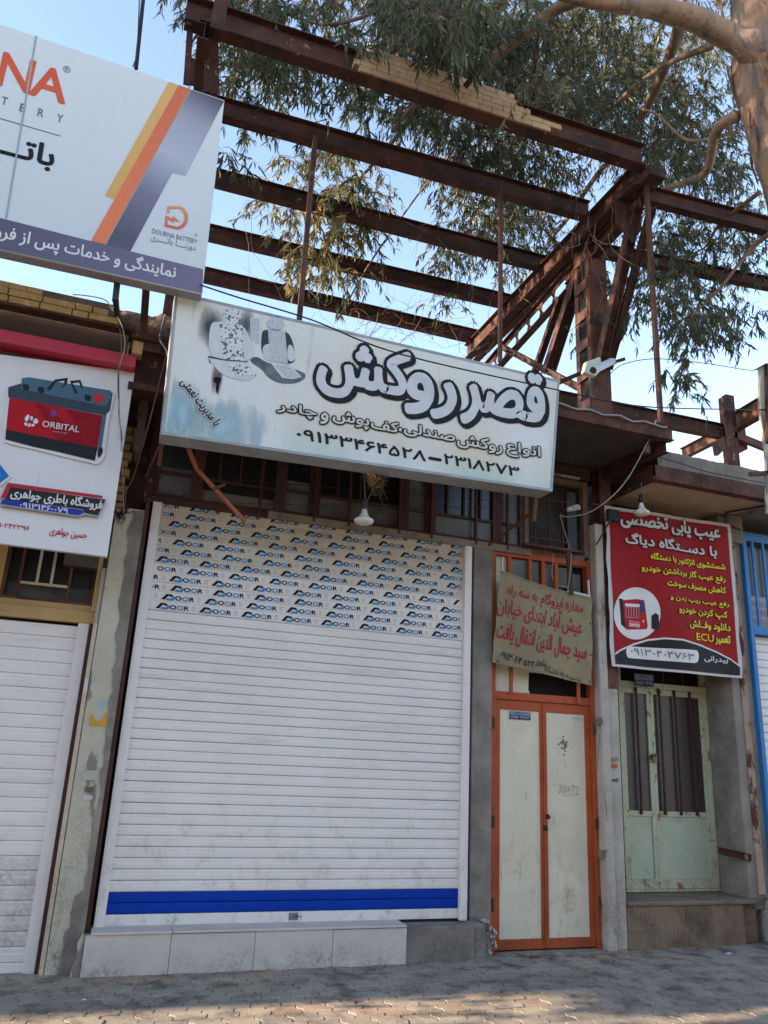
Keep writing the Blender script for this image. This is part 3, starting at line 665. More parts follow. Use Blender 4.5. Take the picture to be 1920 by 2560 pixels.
# number plate on left leaf
def plate(px0, px1, top, bot, Y, t1, t2, label, loc):
    a, c = at(*px0, Y=Y), at(*px1, Y=Y)
    th = thing('number_plate', label, 'sign', (a.x, Y, a.z))
    H = a.z - c.z
    MB().box(a.x, c.x, Y - .004, Y, c.z, a.z).build('plate', flat('plate_grey', (.20, .23, .30)), th)
    MB().box(a.x + .002, c.x - .002, Y - .0055, Y - .0041, c.z + .002, c.z + H * .5).build('band', flat('plate_blue', (.012, .03, .12)), th)
    def tx(s, x0, x1, z0, z1, yy):
        vs_, fs = text_mesh(s, .03, 2); q = np.array(vs_); mn = q.min(0); mx = q.max(0)
        MB().add([(x0 + (v[0] - mn[0]) / (mx[0] - mn[0]) * (x1 - x0), yy, z0 + (v[1] - mn[1]) / (mx[1] - mn[1]) * (z1 - z0)) for v in vs_], fs).build('lettering', WHITEPR if yy < Y - .0052 else BLACKP, th, fixn=False)
    tx(t2, a.x + .012, c.x - .012, c.z + H * .1, c.z + H * .42, Y - .006)
    tx(t1, a.x + (c.x - a.x) * .28, a.x + (c.x - a.x) * .62, c.z + H * .6, c.z + H * .92, Y - .0048)
plate(d7(247, 168), d7(362, 220), 0, 0, YD - .012, '۲۲۶', '۷۶۶۱۷-۳۳۴۶۳', 'blue and grey number plate at the top of the cream door leaf', None)

# ================================================================== right building with green door
YG = 7.0
rbd = thing('shop_building', 'right shop building with recessed green door, stone step and low concrete canopy', 'building', (5.6, 6.9, 0))
MB().box(4.81, 6.6, 7.12, 7.2, 0, 4.5).build('wall', CEMDARK, rbd)
MB().box(6.25, 6.43, 6.6, 7.12, .3, 4.3).build('pillar', CEMENT, rbd, 'grey cement pier with a rust stained corner', bevel=.01)
MB().prism([(6.23, .43)] + [(6.25, .43), (6.25, 2.5), (6.23, 2.5)], 6.98, 7.11).build('jamb', CEMENT, rbd)
RUSTED = M('rusted_corner_strip', (.30, .20, .15), (.36, .27, .2), 5, .9, .5, 30, stains=(((.085, .032, .018), 4, .50, .56, (1, 1, .6)),))
MB().box(6.36, 6.445, 6.585, 6.61, .43, 4.2).build('corner_strip', RUSTED, rbd, bevel=.006)
MB().box(6.4455, 6.53, 6.605, 6.7, .43, 4.2).build('pillar', CEMENT, rbd, bevel=.006)
STEPM = M('ribbed_step', (.22, .155, .105), (.30, .22, .15), 3, .95, .3, 30, stains=(((.33, .25, .17), 30, .60, .68, (1, 1, .12)), ((.10, .07, .055), 2.5, .5, .7), ((.12, .1, .09), 6, .6, .7)))
STEPTOP = M('step_top', (.21, .145, .105), (.14, .10, .075), 4, .95, .4, 20, sc3=(1, 3, 1), stains=(((.34, .29, .24), 8, .62, .70),))
MB().box(4.805, 6.12, 6.56, 7.12, .0, .355).build('step', STEPM, rbd, bevel=.012)
MB().box(4.805, 6.33, 6.545, 7.12, .3555, .40).build('step_top', STEPTOP, rbd, bevel=.015)
rb_ = MB()
for i in range(86):
    x = 4.815 + i * .0152
    rb_.box(x, x + .007, 6.5525, 6.5605, .185, .35); rb_.box(x + .003, x + .010, 6.5525, 6.5605, .02, .175)
tag(rb_.build('step_ribs', STEPM, rbd), kind='stuff')
b = MB().box(6.121, 6.34, 6.60, 7.12, 0, .35); b.build('rubble_fill', MUD, rbd, bevel=.03)
# green door
gd = thing('double_door', 'pale green rusty double door with dark barred glass, set back above the stone step', 'door', (5.65, YG, .43))
ztop = 2.40
MB().box(5.10, 5.135, YG - .03, YG + .03, .43, 2.62).box(6.19, 6.235, YG - .03, YG + .03, .43, 2.62).box(5.135, 6.19, YG - .03, YG + .03, 2.37, 2.43).box(5.10, 6.235, YG - .035, YG + .03, .405, .4295).build('frame', GREENP, gd, bevel=.003)
MB().box(5.1355, 6.1895, YG + .03, YG + .035, 2.431, 3.2).build('dark_opening', BLACK, gd)
for xx in (5.70, 5.95): MB().lathe([(0, 0), (.009, 0), (.009, .25), (0, .25)], (xx, YG - .0, 2.43), n=8).build('bar', RUST, gd)
DGL = M('dark_plum_glass', (.034, .024, .024), (.050, .036, .034), 1.6, .4, 0, stains=(((.02, .03, .04), 1.5, .55, .7),), spec=.5)
for x0, x1, nb in ((5.137, 5.50, 1), (5.502, 6.188, 3)):
    zb, zm = .4305, 1.10
    lf = MB().box(x0, x0 + .04, YG - .02, YG + .015, zb, 2.368).box(x1 - .045, x1, YG - .02, YG + .015, zb, 2.368).box(x0 + .04, x1 - .045, YG - .02, YG + .015, 2.31, 2.368).box(x0 + .04, x1 - .045, YG - .02, YG + .015, zm, zm + .05).box(x0 + .04, x1 - .045, YG - .02, YG + .015, zb, zb + .09).build('door_leaf', GREENP, gd, bevel=.003)
    MB().box(x0 + .0405, x1 - .0455, YG - .003, YG + .002, zm + .0505, 2.3095).build('pane', DGL, lf)
    MB().box(x0 + .0405, x1 - .0455, YG - .008, YG + .004, zb + .0905, zm - .0005).build('panel', GREENPAN, lf)
    for i in range(nb):
        xx = x0 + .04 + (x1 - x0 - .085) * (i + (.5 if nb == 1 else .33)) / (nb if nb > 1 else 1)
        MB().tube([(xx, YG - .028, zm + .02), (xx, YG - .035, zm + .1), (xx, YG - .035, 2.3), (xx, YG - .028, 2.37)], [.017, .012, .012, .015], 8).build('bar', RUST, lf, smooth=True)
MB().box(5.478, 5.535, YG - .05, YG - .036, 1.62, 1.68).tube([(5.49, YG - .043, 1.68), (5.49, YG - .043, 1.705), (5.507, YG - .043, 1.718), (5.524, YG - .043, 1.705), (5.524, YG - .043, 1.68)], .005, 6).build('padlock', M('old_brass', (.2, .16, .12), (.12, .09, .07), 20, .5, .1, metal=.4), gd, bevel=.003)
MB().box(5.465, 5.548, YG - .0355, YG - .0205, 1.66, 1.70).build('hasp', RUST, gd)
plate(rb(452, 1600), rb(628, 1725), 0, 0, 6.94, '۲۲۸', '۷۶۶۱۷-۳۳۴۶۱', 'dark number plate hanging above the green door', None)
# bent steel bracket on right pier
lt = thing('steel_bracket', 'rusty empty channel bracket fixed across the cement pier', 'bracket', tuple(at(*r4(310, 1240), Y=6.9)))
p, q = at(*r4(320, 1225), Y=6.75), at(*r4(600, 1290), Y=6.57)
MB().bar(p, q, .05, .006, off=(0, .03)).bar(p, q, .05, .006, off=(0, -.03)).bar(p, q, .006, .054, off=(-.02, 0)).build('channel', RUST, lt)
# canopy of the right building: channel, slab edge, tongue and groove soffit
MB().box(4.86, 7.4, 5.9, 5.908, 4.28, 4.435).box(4.86, 7.4, 5.9085, 5.97, 4.427, 4.435).box(4.86, 7.4, 5.87, 5.97, 4.272, 4.2795).build('canopy_edge_channel', RUST2, rbd, bevel=.002)
MB().ibeam((4.86, 5.95, 4.36), (4.86, 6.95, 4.36), .15, .07).build('canopy_bracket', RUST, rbd)
conc = M('board_marked_concrete', (.26, .235, .20), (.18, .16, .135), 3, .95, .4, 25, stains=(((.38, .33, .26), 6, .66, .74), ((.09, .075, .065), 5, .56, .7, (1, 1, .4))))
b = MB(); n = 60
for i in range(n + 1):
    x = 4.9 + i * 2.6 / n; j = random.uniform(-.008, .008); k = random.uniform(-.006, .006)
    b.v += [(x, 5.91 + k, 4.4355), (x, 5.91 + k, 4.50 + k), (x, 5.905 + j * .5, 4.60 + j), (x, 6.4, 4.60 + j), (x, 7.0, 4.55)]
for i in range(n):
    for j in range(4): a = i * 5 + j; b.f.append((a, a + 5, a + 6, a + 1)); b.m.append(0)
b.build('canopy_slab', conc, rbd)
SOFF = M('tan_soffit_board', (.60, .44, .30), (.50, .35, .24), 6, .8, .1)
for i in range(16):
    MB().box(4.9, 6.45, 5.975 + i * .058, 5.975 + i * .058 + .044, 4.335, 4.35).build('soffit_board', SOFF, rbd)
MB().box(6.452, 7.5, 5.975, 7.0, 4.335, 4.35).build('soffit_slab', conc, rbd)
MB().box(4.9, 7.4, 5.975, 7.0, 4.352, 4.38).build('soffit_backing', CEMDARK, rbd)
MB().box(6.35, 6.55, 6.55, 6.75, 4.0, 4.33).build('pier_head', CEMENT, rbd, bevel=.02)
MB().tube([tuple(at(*rb(1270, 150), Y=6.5)), tuple(at(*rb(1640, 85), Y=6.1))], .012, 8).build('soffit_rod', RUST, rbd)

# far right blue shop
bs = thing('shop_building', 'blue framed shopfront with white shutter at the right edge', 'building', (6.9, 6.6, 0))
BLUEP = M('bright_blue_paint', (.015, .16, .42), (.012, .13, .36), 4, .5, .1)
MB().box(6.53, 8.6, 6.9, 7.0, 0, 4.3).build('wall', CEMDARK, bs)
MB().box(6.531, 6.585, 6.56, 6.66, .45, 4.15).box(6.585, 8.5, 6.56, 6.64, 3.0, 3.09).box(6.585, 8.5, 6.57, 6.64, 4.05, 4.15).build('window_frame', BLUEP, bs, bevel=.004)
for i in range(9): MB().box(6.66 + i * .15, 6.69 + i * .15, 6.565, 6.585, 3.0905, 4.049).build('bar', BLUEP, bs)
MB().box(6.586, 8.5, 6.68, 6.685, 3.0905, 4.049).build('pane', GLASSD, bs)
ns = thing('notice_sheet', 'white printed notice sheet behind the blue bars', 'poster', (6.7, 6.67, 3.1))
MB().box(6.6, 7.3, 6.672, 6.675, 3.11, 3.45).build('paper', flat('notice_paper', (.5, .5, .48)), ns)
for i in range(4):
    for j in range(3):
        x = 6.62 + i * .16; zz = 3.13 + j * .1
        MB().box(x, x + .13, 6.6695, 6.6705, zz, zz + .07).box(x + .03 * (i % 2), x + .06, 6.6675, 6.669, zz + .02, zz + .05).build('printed_cell', flat('notice_print', (.35, .36, .42) if (i + j) % 2 else (.42, .3, .3)), ns)
ms = slat_mesh(0, 1.5, .085, WHITE)
rs = thing('roller_shutter', 'white roller shutter below the blue frame at the right edge', 'shutter', (6.59, 6.66, .45))
for i in range(30): link('slat', ms, rs, (0, 0, i * .085))
MB().box(6.45, 8.5, 6.35, 6.75, 0, .40).build('plinth', WHITEWASH, bs, bevel=.02)
MB().box(6.42, 8.5, 6.32, 6.75, .401, .44).build('plinth_cap', CEMENT, bs, bevel=.01)

# ================================================================== signs
# ---- main sign
YS = 5.45
ms_ = thing('shop_sign', 'long weathered white lightbox sign with car seat picture and big outlined Persian letters', 'sign', (1.8, YS, 3.72))
tl, tr, bl, br = at(445, 737, Y=YS), at(1394, 955, Y=YS), at(411, 1080, Y=YS), at(1375, 1222, Y=YS)
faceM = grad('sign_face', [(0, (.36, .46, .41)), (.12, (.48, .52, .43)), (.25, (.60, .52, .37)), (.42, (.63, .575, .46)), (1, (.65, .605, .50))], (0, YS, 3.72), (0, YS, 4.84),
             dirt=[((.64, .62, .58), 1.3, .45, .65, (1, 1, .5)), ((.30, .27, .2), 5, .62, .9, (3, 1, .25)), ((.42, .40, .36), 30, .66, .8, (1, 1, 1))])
# real box 0.2 m deep behind the face
fq = [(tl.x, tl.z), (bl.x, bl.z), (br.x, br.z), (tr.x, tr.z)]
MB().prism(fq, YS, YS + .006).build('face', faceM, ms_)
bx = [(p[0], p[1]) for p in fq]
b = MB(); e = .022
out = [(tl.x - e, tl.z + e), (bl.x - e, bl.z - e), (br.x + e, br.z - e), (tr.x + e, tr.z + e)]
n = 4
for i in range(4):
    j = (i + 1) % 4
    A0, A1, B0, B1 = out[i], out[j], fq[i], fq[j]
    b.add([(A0[0], YS - .004, A0[1]), (A1[0], YS - .004, A1[1]), (B1[0], YS - .004, B1[1]), (B0[0], YS - .004, B0[1]),
           (A0[0], YS + .2, A0[1]), (A1[0], YS + .2, A1[1]), (B1[0], YS + .012, B1[1]), (B0[0], YS + .012, B0[1])],
          [(0, 1, 2, 3), (0, 4, 5, 1), (3, 2, 6, 7)])
b.build('casing', GALV, ms_)
MB().add([(p[0], YS + .199, p[1]) for p in out], [(0, 1, 2, 3)]).build('back_panel', GALV, ms_)
def blot(parent, c, rx, rz, mat, Y, k, n=40, rag=.25):
    P = []
    for i in range(n):
        t = 2 * math.pi * i / n; r = 1 + random.uniform(-rag, rag)
        P.append((c.x + rx * r * math.cos(t), Y - k * LAYER, c.z + rz * r * math.sin(t)))
    MB().add(P, [tuple(range(n))]).build('faded_patch', mat, parent)
def soft(name, col, c, rx, rz, streak=6.):
    """faded print: colour whose cover fades with distance from its own centre (alpha)"""
    m = bpy.data.materials.new(name); m.use_nodes = True; t = m.node_tree; N = t.nodes; L = t.links; b = N['Principled BSDF']
    b.inputs['Base Color'].default_value = (*col, 1); b.inputs['Roughness'].default_value = .6
    g = N.new('ShaderNodeNewGeometry'); mp = N.new('ShaderNodeMapping'); mp.vector_type = 'POINT'
    mp.inputs['Scale'].default_value = (1 / rx, 0, 1 / rz); mp.inputs['Location'].default_value = (-c.x / rx, 0, -c.z / rz); L.new(g.outputs['Position'], mp.inputs[0])
    ln = N.new('ShaderNodeVectorMath'); ln.operation = 'LENGTH'; L.new(mp.outputs[0], ln.inputs[0])
    mp2 = N.new('ShaderNodeMapping'); mp2.inputs['Scale'].default_value = (streak, 1, .8); L.new(g.outputs['Position'], mp2.inputs[0])
    n = N.new('ShaderNodeTexNoise'); n.inputs['Scale'].default_value = 3; n.inputs['Detail'].default_value = 6; L.new(mp2.outputs[0], n.inputs['Vector'])
    ma = N.new('ShaderNodeMath'); ma.operation = 'MULTIPLY_ADD'; ma.inputs[1].default_value = 1.6; L.new(n.outputs['Fac'], ma.inputs[0])
    mi = N.new('ShaderNodeMath'); mi.operation = 'SUBTRACT'; mi.inputs[0].default_value = .35; L.new(ln.outputs['Value'], mi.inputs[1]); L.new(mi.outputs[0], ma.inputs[2])
    cl = N.new('ShaderNodeClamp'); L.new(ma.outputs[0], cl.inputs[0]); L.new(cl.outputs[0], b.inputs['Alpha']); return m
def softpatch(parent, col, cr_, cx, cy, rx, rz, Y, k, streak=6.):
    c = at(*cr_(cx, cy), Y=Y)
    z0 = max(c.z - rz * 1.3, bl.z + .006); x0 = max(c.x - rx * 1.3, bl.x + .012)
    MB().add([(x0, Y - k * LAYER, z0), (c.x + rx * 1.3, Y - k * LAYER, z0), (c.x + rx * 1.3, Y - k * LAYER, c.z + rz * 1.3), (x0, Y - k * LAYER, c.z + rz * 1.3)], [(0, 1, 2, 3)]).build('faded_patch', soft('faded_print', col, c, rx, rz, streak), parent)
softpatch(ms_, (.30, .46, .50), c5, 190, 880, .18, .24, YS, .5, 5)
softpatch(ms_, (.33, .47, .50), c5, 480, 980, .30, .20, YS, .55, 4)
# car seat picture
SK = flat('seat_print_dark', (.05, .06, .065)); SG = M('seat_print_grey', (.16, .17, .18), (.07, .08, .09), 14, .6, 0); SL = M('seat_print_light', (.60, .59, .56), (.50, .50, .48), 5, .6, 0)
def pat(name, kind):
    m = bpy.data.materials.new(name); m.use_nodes = True; t = m.node_tree; N = t.nodes; L = t.links; b = N['Principled BSDF']
    g = N.new('ShaderNodeNewGeometry'); mp = N.new('ShaderNodeMapping'); L.new(g.outputs['Position'], mp.inputs[0]); mp.inputs['Rotation'].default_value = (0, .6 if kind else .2, 0)
    r = N.new('ShaderNodeValToRGB'); r.color_ramp.interpolation = 'CONSTANT'
    if kind:
        mp.inputs['Rotation'].default_value = (math.pi / 2, 0, 0)
        br_ = N.new('ShaderNodeTexBrick'); br_.inputs['Scale'].default_value = 16; br_.inputs['Mortar Size'].default_value = .035; br_.inputs['Color1'].default_value = (.42, .42, .41, 1); br_.inputs['Color2'].default_value = (.30, .31, .31, 1); br_.inputs['Mortar'].default_value = (.6, .6, .58, 1)
        m2 = N.new('ShaderNodeMapping'); m2.inputs['Rotation'].default_value = (0, 0, .75); L.new(mp.outputs[0], m2.inputs[0]); L.new(m2.outputs[0], br_.inputs['Vector']); L.new(br_.outputs['Color'], b.inputs['Base Color'])
    else:
        n = N.new('ShaderNodeTexNoise'); n.inputs['Scale'].default_value = 48; n.inputs['Detail'].default_value = 1; L.new(mp.outputs[0], n.inputs['Vector']); L.new(n.outputs['Fac'], r.inputs[0])
        r.color_ramp.elements[0].color = (.60, .59, .56, 1); r.color_ramp.elements[1].position = .56; r.color_ramp.elements[1].color = (.10, .10, .10, 1); L.new(r.outputs[0], b.inputs['Base Color'])
    b.inputs['Roughness'].default_value = .6; return m
PF = pat('floral_seat_pattern', 0); PW_ = pat('woven_seat_pattern', 1)
def S(name, pts, mat, k, sm=2): poly_px(ms_, name, pts, YS, mat, k, sm, c5)
softpatch(ms_, (.03, .04, .045), c5, 380, 300, .10, .17, YS, .6, 3)
softpatch(ms_, (.06, .08, .09), c5, 625, 310, .07, .14, YS, .62, 3)
S('seat_back_print', [(655, 250), (720, 260), (715, 430), (660, 400)], PW_, 1, 0)
S('seat_back_print', [(640, 540), (700, 505), (770, 560), (1020, 610), (1030, 660), (960, 695), (850, 695), (770, 650), (740, 600)], SG, 1)
S('seat_back_print', [(730, 350), (760, 330), (900, 340), (940, 400), (960, 520), (945, 560), (870, 560), (730, 520)], SK, 1.3)
S('seat_back_print', [(735, 440), (800, 420), (800, 545), (745, 530)], SL, 1.6)
S('seat_back_print', [(905, 430), (945, 440), (962, 540), (905, 550)], SL, 1.6)
S('seat_pattern_print', [(775, 335), (890, 345), (908, 560), (790, 545)], PW_, 2, 0)
S('headrest_print', [(775, 260), (830, 240), (880, 265), (885, 320), (840, 335), (765, 320)], PW_, 2, 1)
S('seat_cushion_print', [(800, 565), (915, 562), (1000, 650), (940, 665), (870, 655)], SL, 1.6, 0)
S('seat_pattern_print', [(820, 570), (905, 568), (985, 650), (900, 655)], PW_, 2, 0)
S('seat_cushion_print', [(370, 510), (400, 560), (470, 640), (620, 680), (700, 650), (640, 545), (500, 530)], SL, 2.2)
S('seat_back_print', [(385, 290), (440, 278), (600, 300), (645, 360), (690, 490), (650, 540), (590, 545), (480, 535), (375, 510)], SL, 2.4, 2)
S('seat_pattern_print', [(450, 298), (605, 305), (615, 545), (470, 530)], PF, 2.8, 0)
S('headrest_print', ell(535, 245, 62, 52), PF, 2.8, 0)
S('seat_pattern_print', [(510, 560), (620, 560), (700, 640), (540, 640)], PF, 2.6, 0)
S('seat_outline_print', [(375, 508), (480, 532), (640, 546), (640, 551), (480, 540), (378, 522), (392, 560), (384, 558)], SK, 3, 0)
softpatch(ms_, (.10, .06, .04), c5, 440, 640, .045, .14, YS, 1.7, 12)
poly_px(ms_, 'burn_hole', [(410, 655), (430, 648), (470, 660), (450, 690), (445, 730), (440, 770), (425, 740), (430, 690), (412, 685)], YS, BLACK, 3.2, 1, c5)
WP = flat('letter_white', (.60, .59, .57)); CRM = flat('letter_cream', (.60, .57, .46))
def MT(s, L, R, T, B, cr_=c6, **k): put_text(ms_, s, cr_(*L), cr_(*R), cr_(*T), cr_(*B), YS, **k)
big = dict(mat=WP, k=3, bold=.045, outline=.028, omat=BLACKP, shadow=.016, res=6)
MT('کش', (35, 420), (612, 240), (350, 158), (200, 488), **big)
MT('و', (592, 570), (752, 450), (690, 348), (690, 594), **big)
MT('ر', (752, 590), (895, 520), (862, 405), (830, 622), **big)
MT('قصر', (942, 620), (1450, 520), (1390, 350), (1050, 660), **big)
l2 = dict(mat=CRM, k=3, bold=.03, outline=.0115, omat=BLACKP, res=4)
P_ = lambda x, y: c6(x, y)
MT('انواع', (1222, 810), (1432, 830), (1400, 795), (1330, 872), **l2)
MT('روکش', (912, 770), (1192, 815), (1010, 730), (1110, 835), **l2)
MT('صندلی،', (545, 690), (895, 740), (690, 665), (800, 765), **l2)
MT('کف', (372, 655), (540, 675), (440, 630), (450, 695), **l2)
MT('پوش', (130, 630), (355, 660), (232, 585), (335, 690), **l2)
MT('و', (55, 620), (100, 600), (80, 588), (75, 655), **l2)
MT('چادر', (835, 890), (1100, 880), (1000, 840), (1075, 935), cr_=c5, **l2)
dg = dict(mat=BLACKP, k=2, bold=.035)
MT('۰۹۱۳۳۴۶۴۵۲۸', (-95, 700), (715, 860), (680, 822), (690, 885), **dg)
MT('ـــ', (735, 860), (810, 880), (770, 868), (770, 880), **dg)
MT('۲۳۱۸۲۷۳', (830, 860), (1300, 940), (1260, 920), (1255, 978), **dg)
put_text(ms_, 'با مدیریت نعمتی', c5(200, 680), c5(428, 975), c5(345, 790), c5(300, 860), YS, BLACKP, 3, .035, .006, WP, rot=True, name='lettering')

# ---- upper sign
YU = 5.3
us = thing('billboard', 'large upper white battery signboard with orange stripe and purple lower band', 'sign', (-.5, YU, 4.8))
TL, TR, BR, BL = at(-260, -28, Y=YU), at(561, 251, Y=YU), at(505, 735, Y=YU), at(-260, 566, Y=YU)
def vpoly(b, P, y0, y1): b.prism([(p.x, p.z) for p in P], y0, y1)
UW = grad('billboard_white', [(0, (.57, .575, .56)), (.5, (.60, .60, .585)), (1, (.65, .64, .62))], (0, YU, 4.8), (0, YU, 6.6), .35, dirt=[((.42, .47, .52), 3, .58, .9, (2, 1, .3))])
b = MB(); vpoly(b, [BL, BR, TR, TL], YU, YU + .02); b.build('face', UW, us)
b = MB()
for p, q in ((BL, BR), (TL, TR)):
    b.bar((p.x, YU + .07, p.z + (.015 if p is BL else -.02)), (q.x, YU + .07, q.z + (.015 if p is BL else -.02)), .09, .03)
b.bar((BR.x - .016, YU + .07, BR.z), (TR.x - .016, YU + .07, TR.z), .03, .09, up=(0, 1, 0))
for fx in (.2, .5, .8):
    p = BL.lerp(BR, fx); q = TL.lerp(TR, fx); b.bar((p.x, YU + .07, p.z), (q.x, YU + .07, q.z), .03, .03)
b.build('frame', GALV, us)
def U(name, pts, mat, k, lab=None): poly_px(us, name, pts, YU, mat, k, 0, c1, label=lab)
PUR = grad('purple_band', [(0, (.085, .07, .105)), (1, (.15, .125, .185))], (-1, YU, 4.8), (.3, YU, 4.8), .4)
def edge_pt(x, bot): # crop x -> crop y on sign's bottom / top edge
    return (1620 + (x - 0) * (1905 - 1620) / 1309) if bot else (142 + (x) * (650 - 142) / 1454)
U('printed_band', [(-500, 1290), (0, 1412), (830, 1625), (1315, 1745), (1312, edge_pt(1312, 1) - 4), (-500, edge_pt(-500, 1) - 6)], PUR, 1, 'purple lower band')
STR = grad('lilac_grey_stripe', [(0, (.08, .07, .10)), (.28, (.18, .16, .21)), (.55, (.43, .42, .47)), (.8, (.33, .31, .36)), (1, (.07, .06, .09))], at(*c1(760, 1500), Y=YU), at(*c1(1400, 640), Y=YU), .4)
U('printed_stripe', [(1240, edge_pt(1240, 0) + 6), (1452, edge_pt(1452, 0) + 6), (1200, 1138), (1115, 1120), (845, 1628), (685, 1588)], STR, 1, 'grey lilac stripe')
U('printed_stripe', [(1095, edge_pt(1095, 0) + 6), (1160, edge_pt(1160, 0) + 6), (745, 1290), (680, 1270)], grad('amber_stripe', [(0, (.62, .33, .07)), (1, (.70, .36, .10))], (0, YU, 5.3), (0, YU, 6.5)), 1.5, 'amber stripe')
U('printed_stripe', [(1158, edge_pt(1158, 0) + 6), (1236, edge_pt(1236, 0) + 6), (680, 1586), (592, 1560)], grad('orange_stripe', [(0, (.72, .17, .05)), (1, (.62, .13, .04))], (0, YU, 5.3), (0, YU, 6.5)), 2, 'orange stripe')
ORG_T = flat('orange_letter', (.66, .11, .045), .35); GRT = flat('grey_letter', (.17, .16, .19)); 
def UT(s, L, R, T, B, mat, **k): put_text(us, s, c1(*L), c1(*R), c1(*T), c1(*B), YU, mat, **k)
UT('A', (190, 610), (415, 680), (325, 440), (200, 612), ORG_T, k=1.5, bold=.02)
UT('N', (-30, 580), (188, 590), (160, 380), (150, 596), ORG_T, k=1.5, bold=.02)
UT('DOUR', (-860, 400), (-70, 520), (-100, 325), (-100, 560), ORG_T, k=1.5, bold=.02)
UT('®', (408, 450), (458, 450), (432, 428), (432, 472), GRT, k=1.5, bold=0)
for ch, x, y in (('B', -440, 510), ('A', -320, 545), ('T', -200, 580), ('T', 30, 655), ('E', 148, 700), ('R', 265, 732), ('Y', 388, 768)):
    if ch == 'T' and x < 0: UT('T', (-110, 620), (-75, 620), (-90, 600), (-90, 645), GRT, k=1.5, bold=.01)
    UT(ch, (x - 20, y), (x + 20, y), (x, y - 26), (x, y + 26), GRT, k=1.5, bold=.01)
U('printed_rule', [(-500, 620), (390, 879), (390, 885), (-500, 626)], GRT, 1)
UT('باتـــــــــری', (-760, 830), (355, 1000), (260, 925), (295, 1110), BLACKP, k=1.5, bold=.035)
UT('نمایندگی و خدمات پس از فروش', (-150, 1430), (1135, 1790), (640, 1600), (1000, 1800), WHITEPR, k=2, bold=.025)
# maker's emblem
EM = grad('emblem_orange', [(0, (.60, .10, .04)), (1, (.66, .28, .08))], at(*c1(1140, 1480), Y=YU), at(*c1(1140, 1340), Y=YU), .35)
arc = [(1150 + 68 * math.cos(t), 1412 + 76 * math.sin(t)) for t in [math.radians(a) for a in range(-80, 95, 10)]]
arc2 = [(1143 + 52 * math.cos(t), 1410 + 60 * math.sin(t)) for t in [math.radians(a) for a in range(90, -85, -10)]]
U('emblem', [(1085, 1336), (1150, 1338)] + arc + [(1065, 1468), (1072, 1398), (1088, 1402), (1085, 1455)] + arc2 + [(1096, 1356), (1095, 1384), (1081, 1380)], EM, 1.5, 'round letter emblem with a lightning bolt')
U('emblem', [(1088, 1400), (1112, 1418), (1122, 1402), (1170, 1442), (1130, 1430), (1122, 1446), (1088, 1420)], EM, 1.5)
UT('DOURNA BATTERY', (985, 1500), (1278, 1565), (1010, 1486), (1010, 1518), GRT, k=1.5, bold=0)
UT('®', (1262, 1525), (1280, 1525), (1271, 1517), (1271, 1533), GRT, k=1.5, bold=0)
UT('دورنــــا باتــــری', (975, 1550), (1268, 1610), (1240, 1580), (1220, 1625), GRT, k=1.5, bold=0)
seam = [at(*c1(235, 232), Y=YU), at(*c1(40, 1415), Y=YU)]
MB().bar((seam[0].x, YU - .003, seam[0].z), (seam[1].x, YU - .003, seam[1].z), .012, .003, up=(0, 1, 0)).build('seam_strip', flat('seam_grey', (.34, .38, .42)), us, bevel=.002)
# posts holding the billboard
bp = thing('sign_post', 'dark square steel post under the upper signboard', 'post', tuple(at(300, 780, Y=5.42)))
p = at(300, 785, Y=5.5); q = at(297, 680, Y=5.4)
MB().bar(at(293, 790, Y=5.82), at(289, 745, Y=5.45), .04, .04).bar(at(288, 752, Y=5.42), at(296, 682, Y=5.42), .045, .04, up=(0, 1, 0)).build('tube', M('dark_steel', (.02, .018, .018), (.04, .03, .028), 6, .5, .1), bp, bevel=.003)
bp2 = thing('sign_post', 'rusty flat steel post right of the dark post, on the mud roof edge', 'post', tuple(at(355, 800, Y=5.7)))
MB().bar(at(358, 830, Y=5.75), at(366, 712, Y=5.45), .055, .02, up=(0, 1, 0)).build('tube', RUST, bp2)
# struts from sign down to roof
gw = thing('guy_rods', 'dark suspension rod and wire rising from the upper signboard', 'cable', tuple(at(341, 170, Y=5.45)))
MB().tube([at(340, 172, Y=5.45), at(362, -40, Y=5.45)], .016, 8).build('rod', M('dark_rod', (.014, .012, .014), None, rough=.5, bump=0), gw)
MB().tube([at(332, 168, Y=5.42), at(343, 140, Y=5.42), at(350, -40, Y=5.42)], .005, 5).build('wire', WIREB, gw)

# ---- battery shop sign
YO = 6.0
os_ = thing('shop_sign', 'white battery shop sign with red top rail and cut-out battery picture', 'sign', (-.7, YO, 2.88))
TLo, TRo, BRo, BLo = at(-330, 842, Y=YO), at(337, 930, Y=YO), at(268, 1392, Y=YO), at(-330, 1318, Y=YO)
OW = M('white_panel', (.68, .65, .63), (.64, .61, .59), 2, .35, .02, 30, stains=(((.40, .38, .42), 5, .62, .85, (5, 1, .3)),))
b = MB(); vpoly(b, [BLo, BRo, TRo, TLo], YO, YO + .05); b.build('panel', OW, os_, bevel=.003)
MB().box(-1.9, -.086, YO - .10, YO + .06, 4.395, 4.50).build('top_rail', M('crimson_rail', (.42, .022, .045), (.38, .02, .04), 3, .4, 0), os_, bevel=.003)
def O(name, pts, mat, k, sm=0, th=0, lab=None): return poly_px(os_, name, pts, YO, mat, k, sm, c4, th, lab)
O('cut_out_backing', [(15, 1350), (50, 1000), (60, 950), (150, 925), (165, 880), (210, 872), (480, 905), (510, 890), (590, 905), (610, 950), (835, 985), (838, 1010), (800, 1160), (765, 1400), (760, 1475), (710, 1525), (640, 1505), (400, 1450), (250, 1410), (100, 1380)], OW, 1, 1, .012, 'white cut-out behind battery picture')
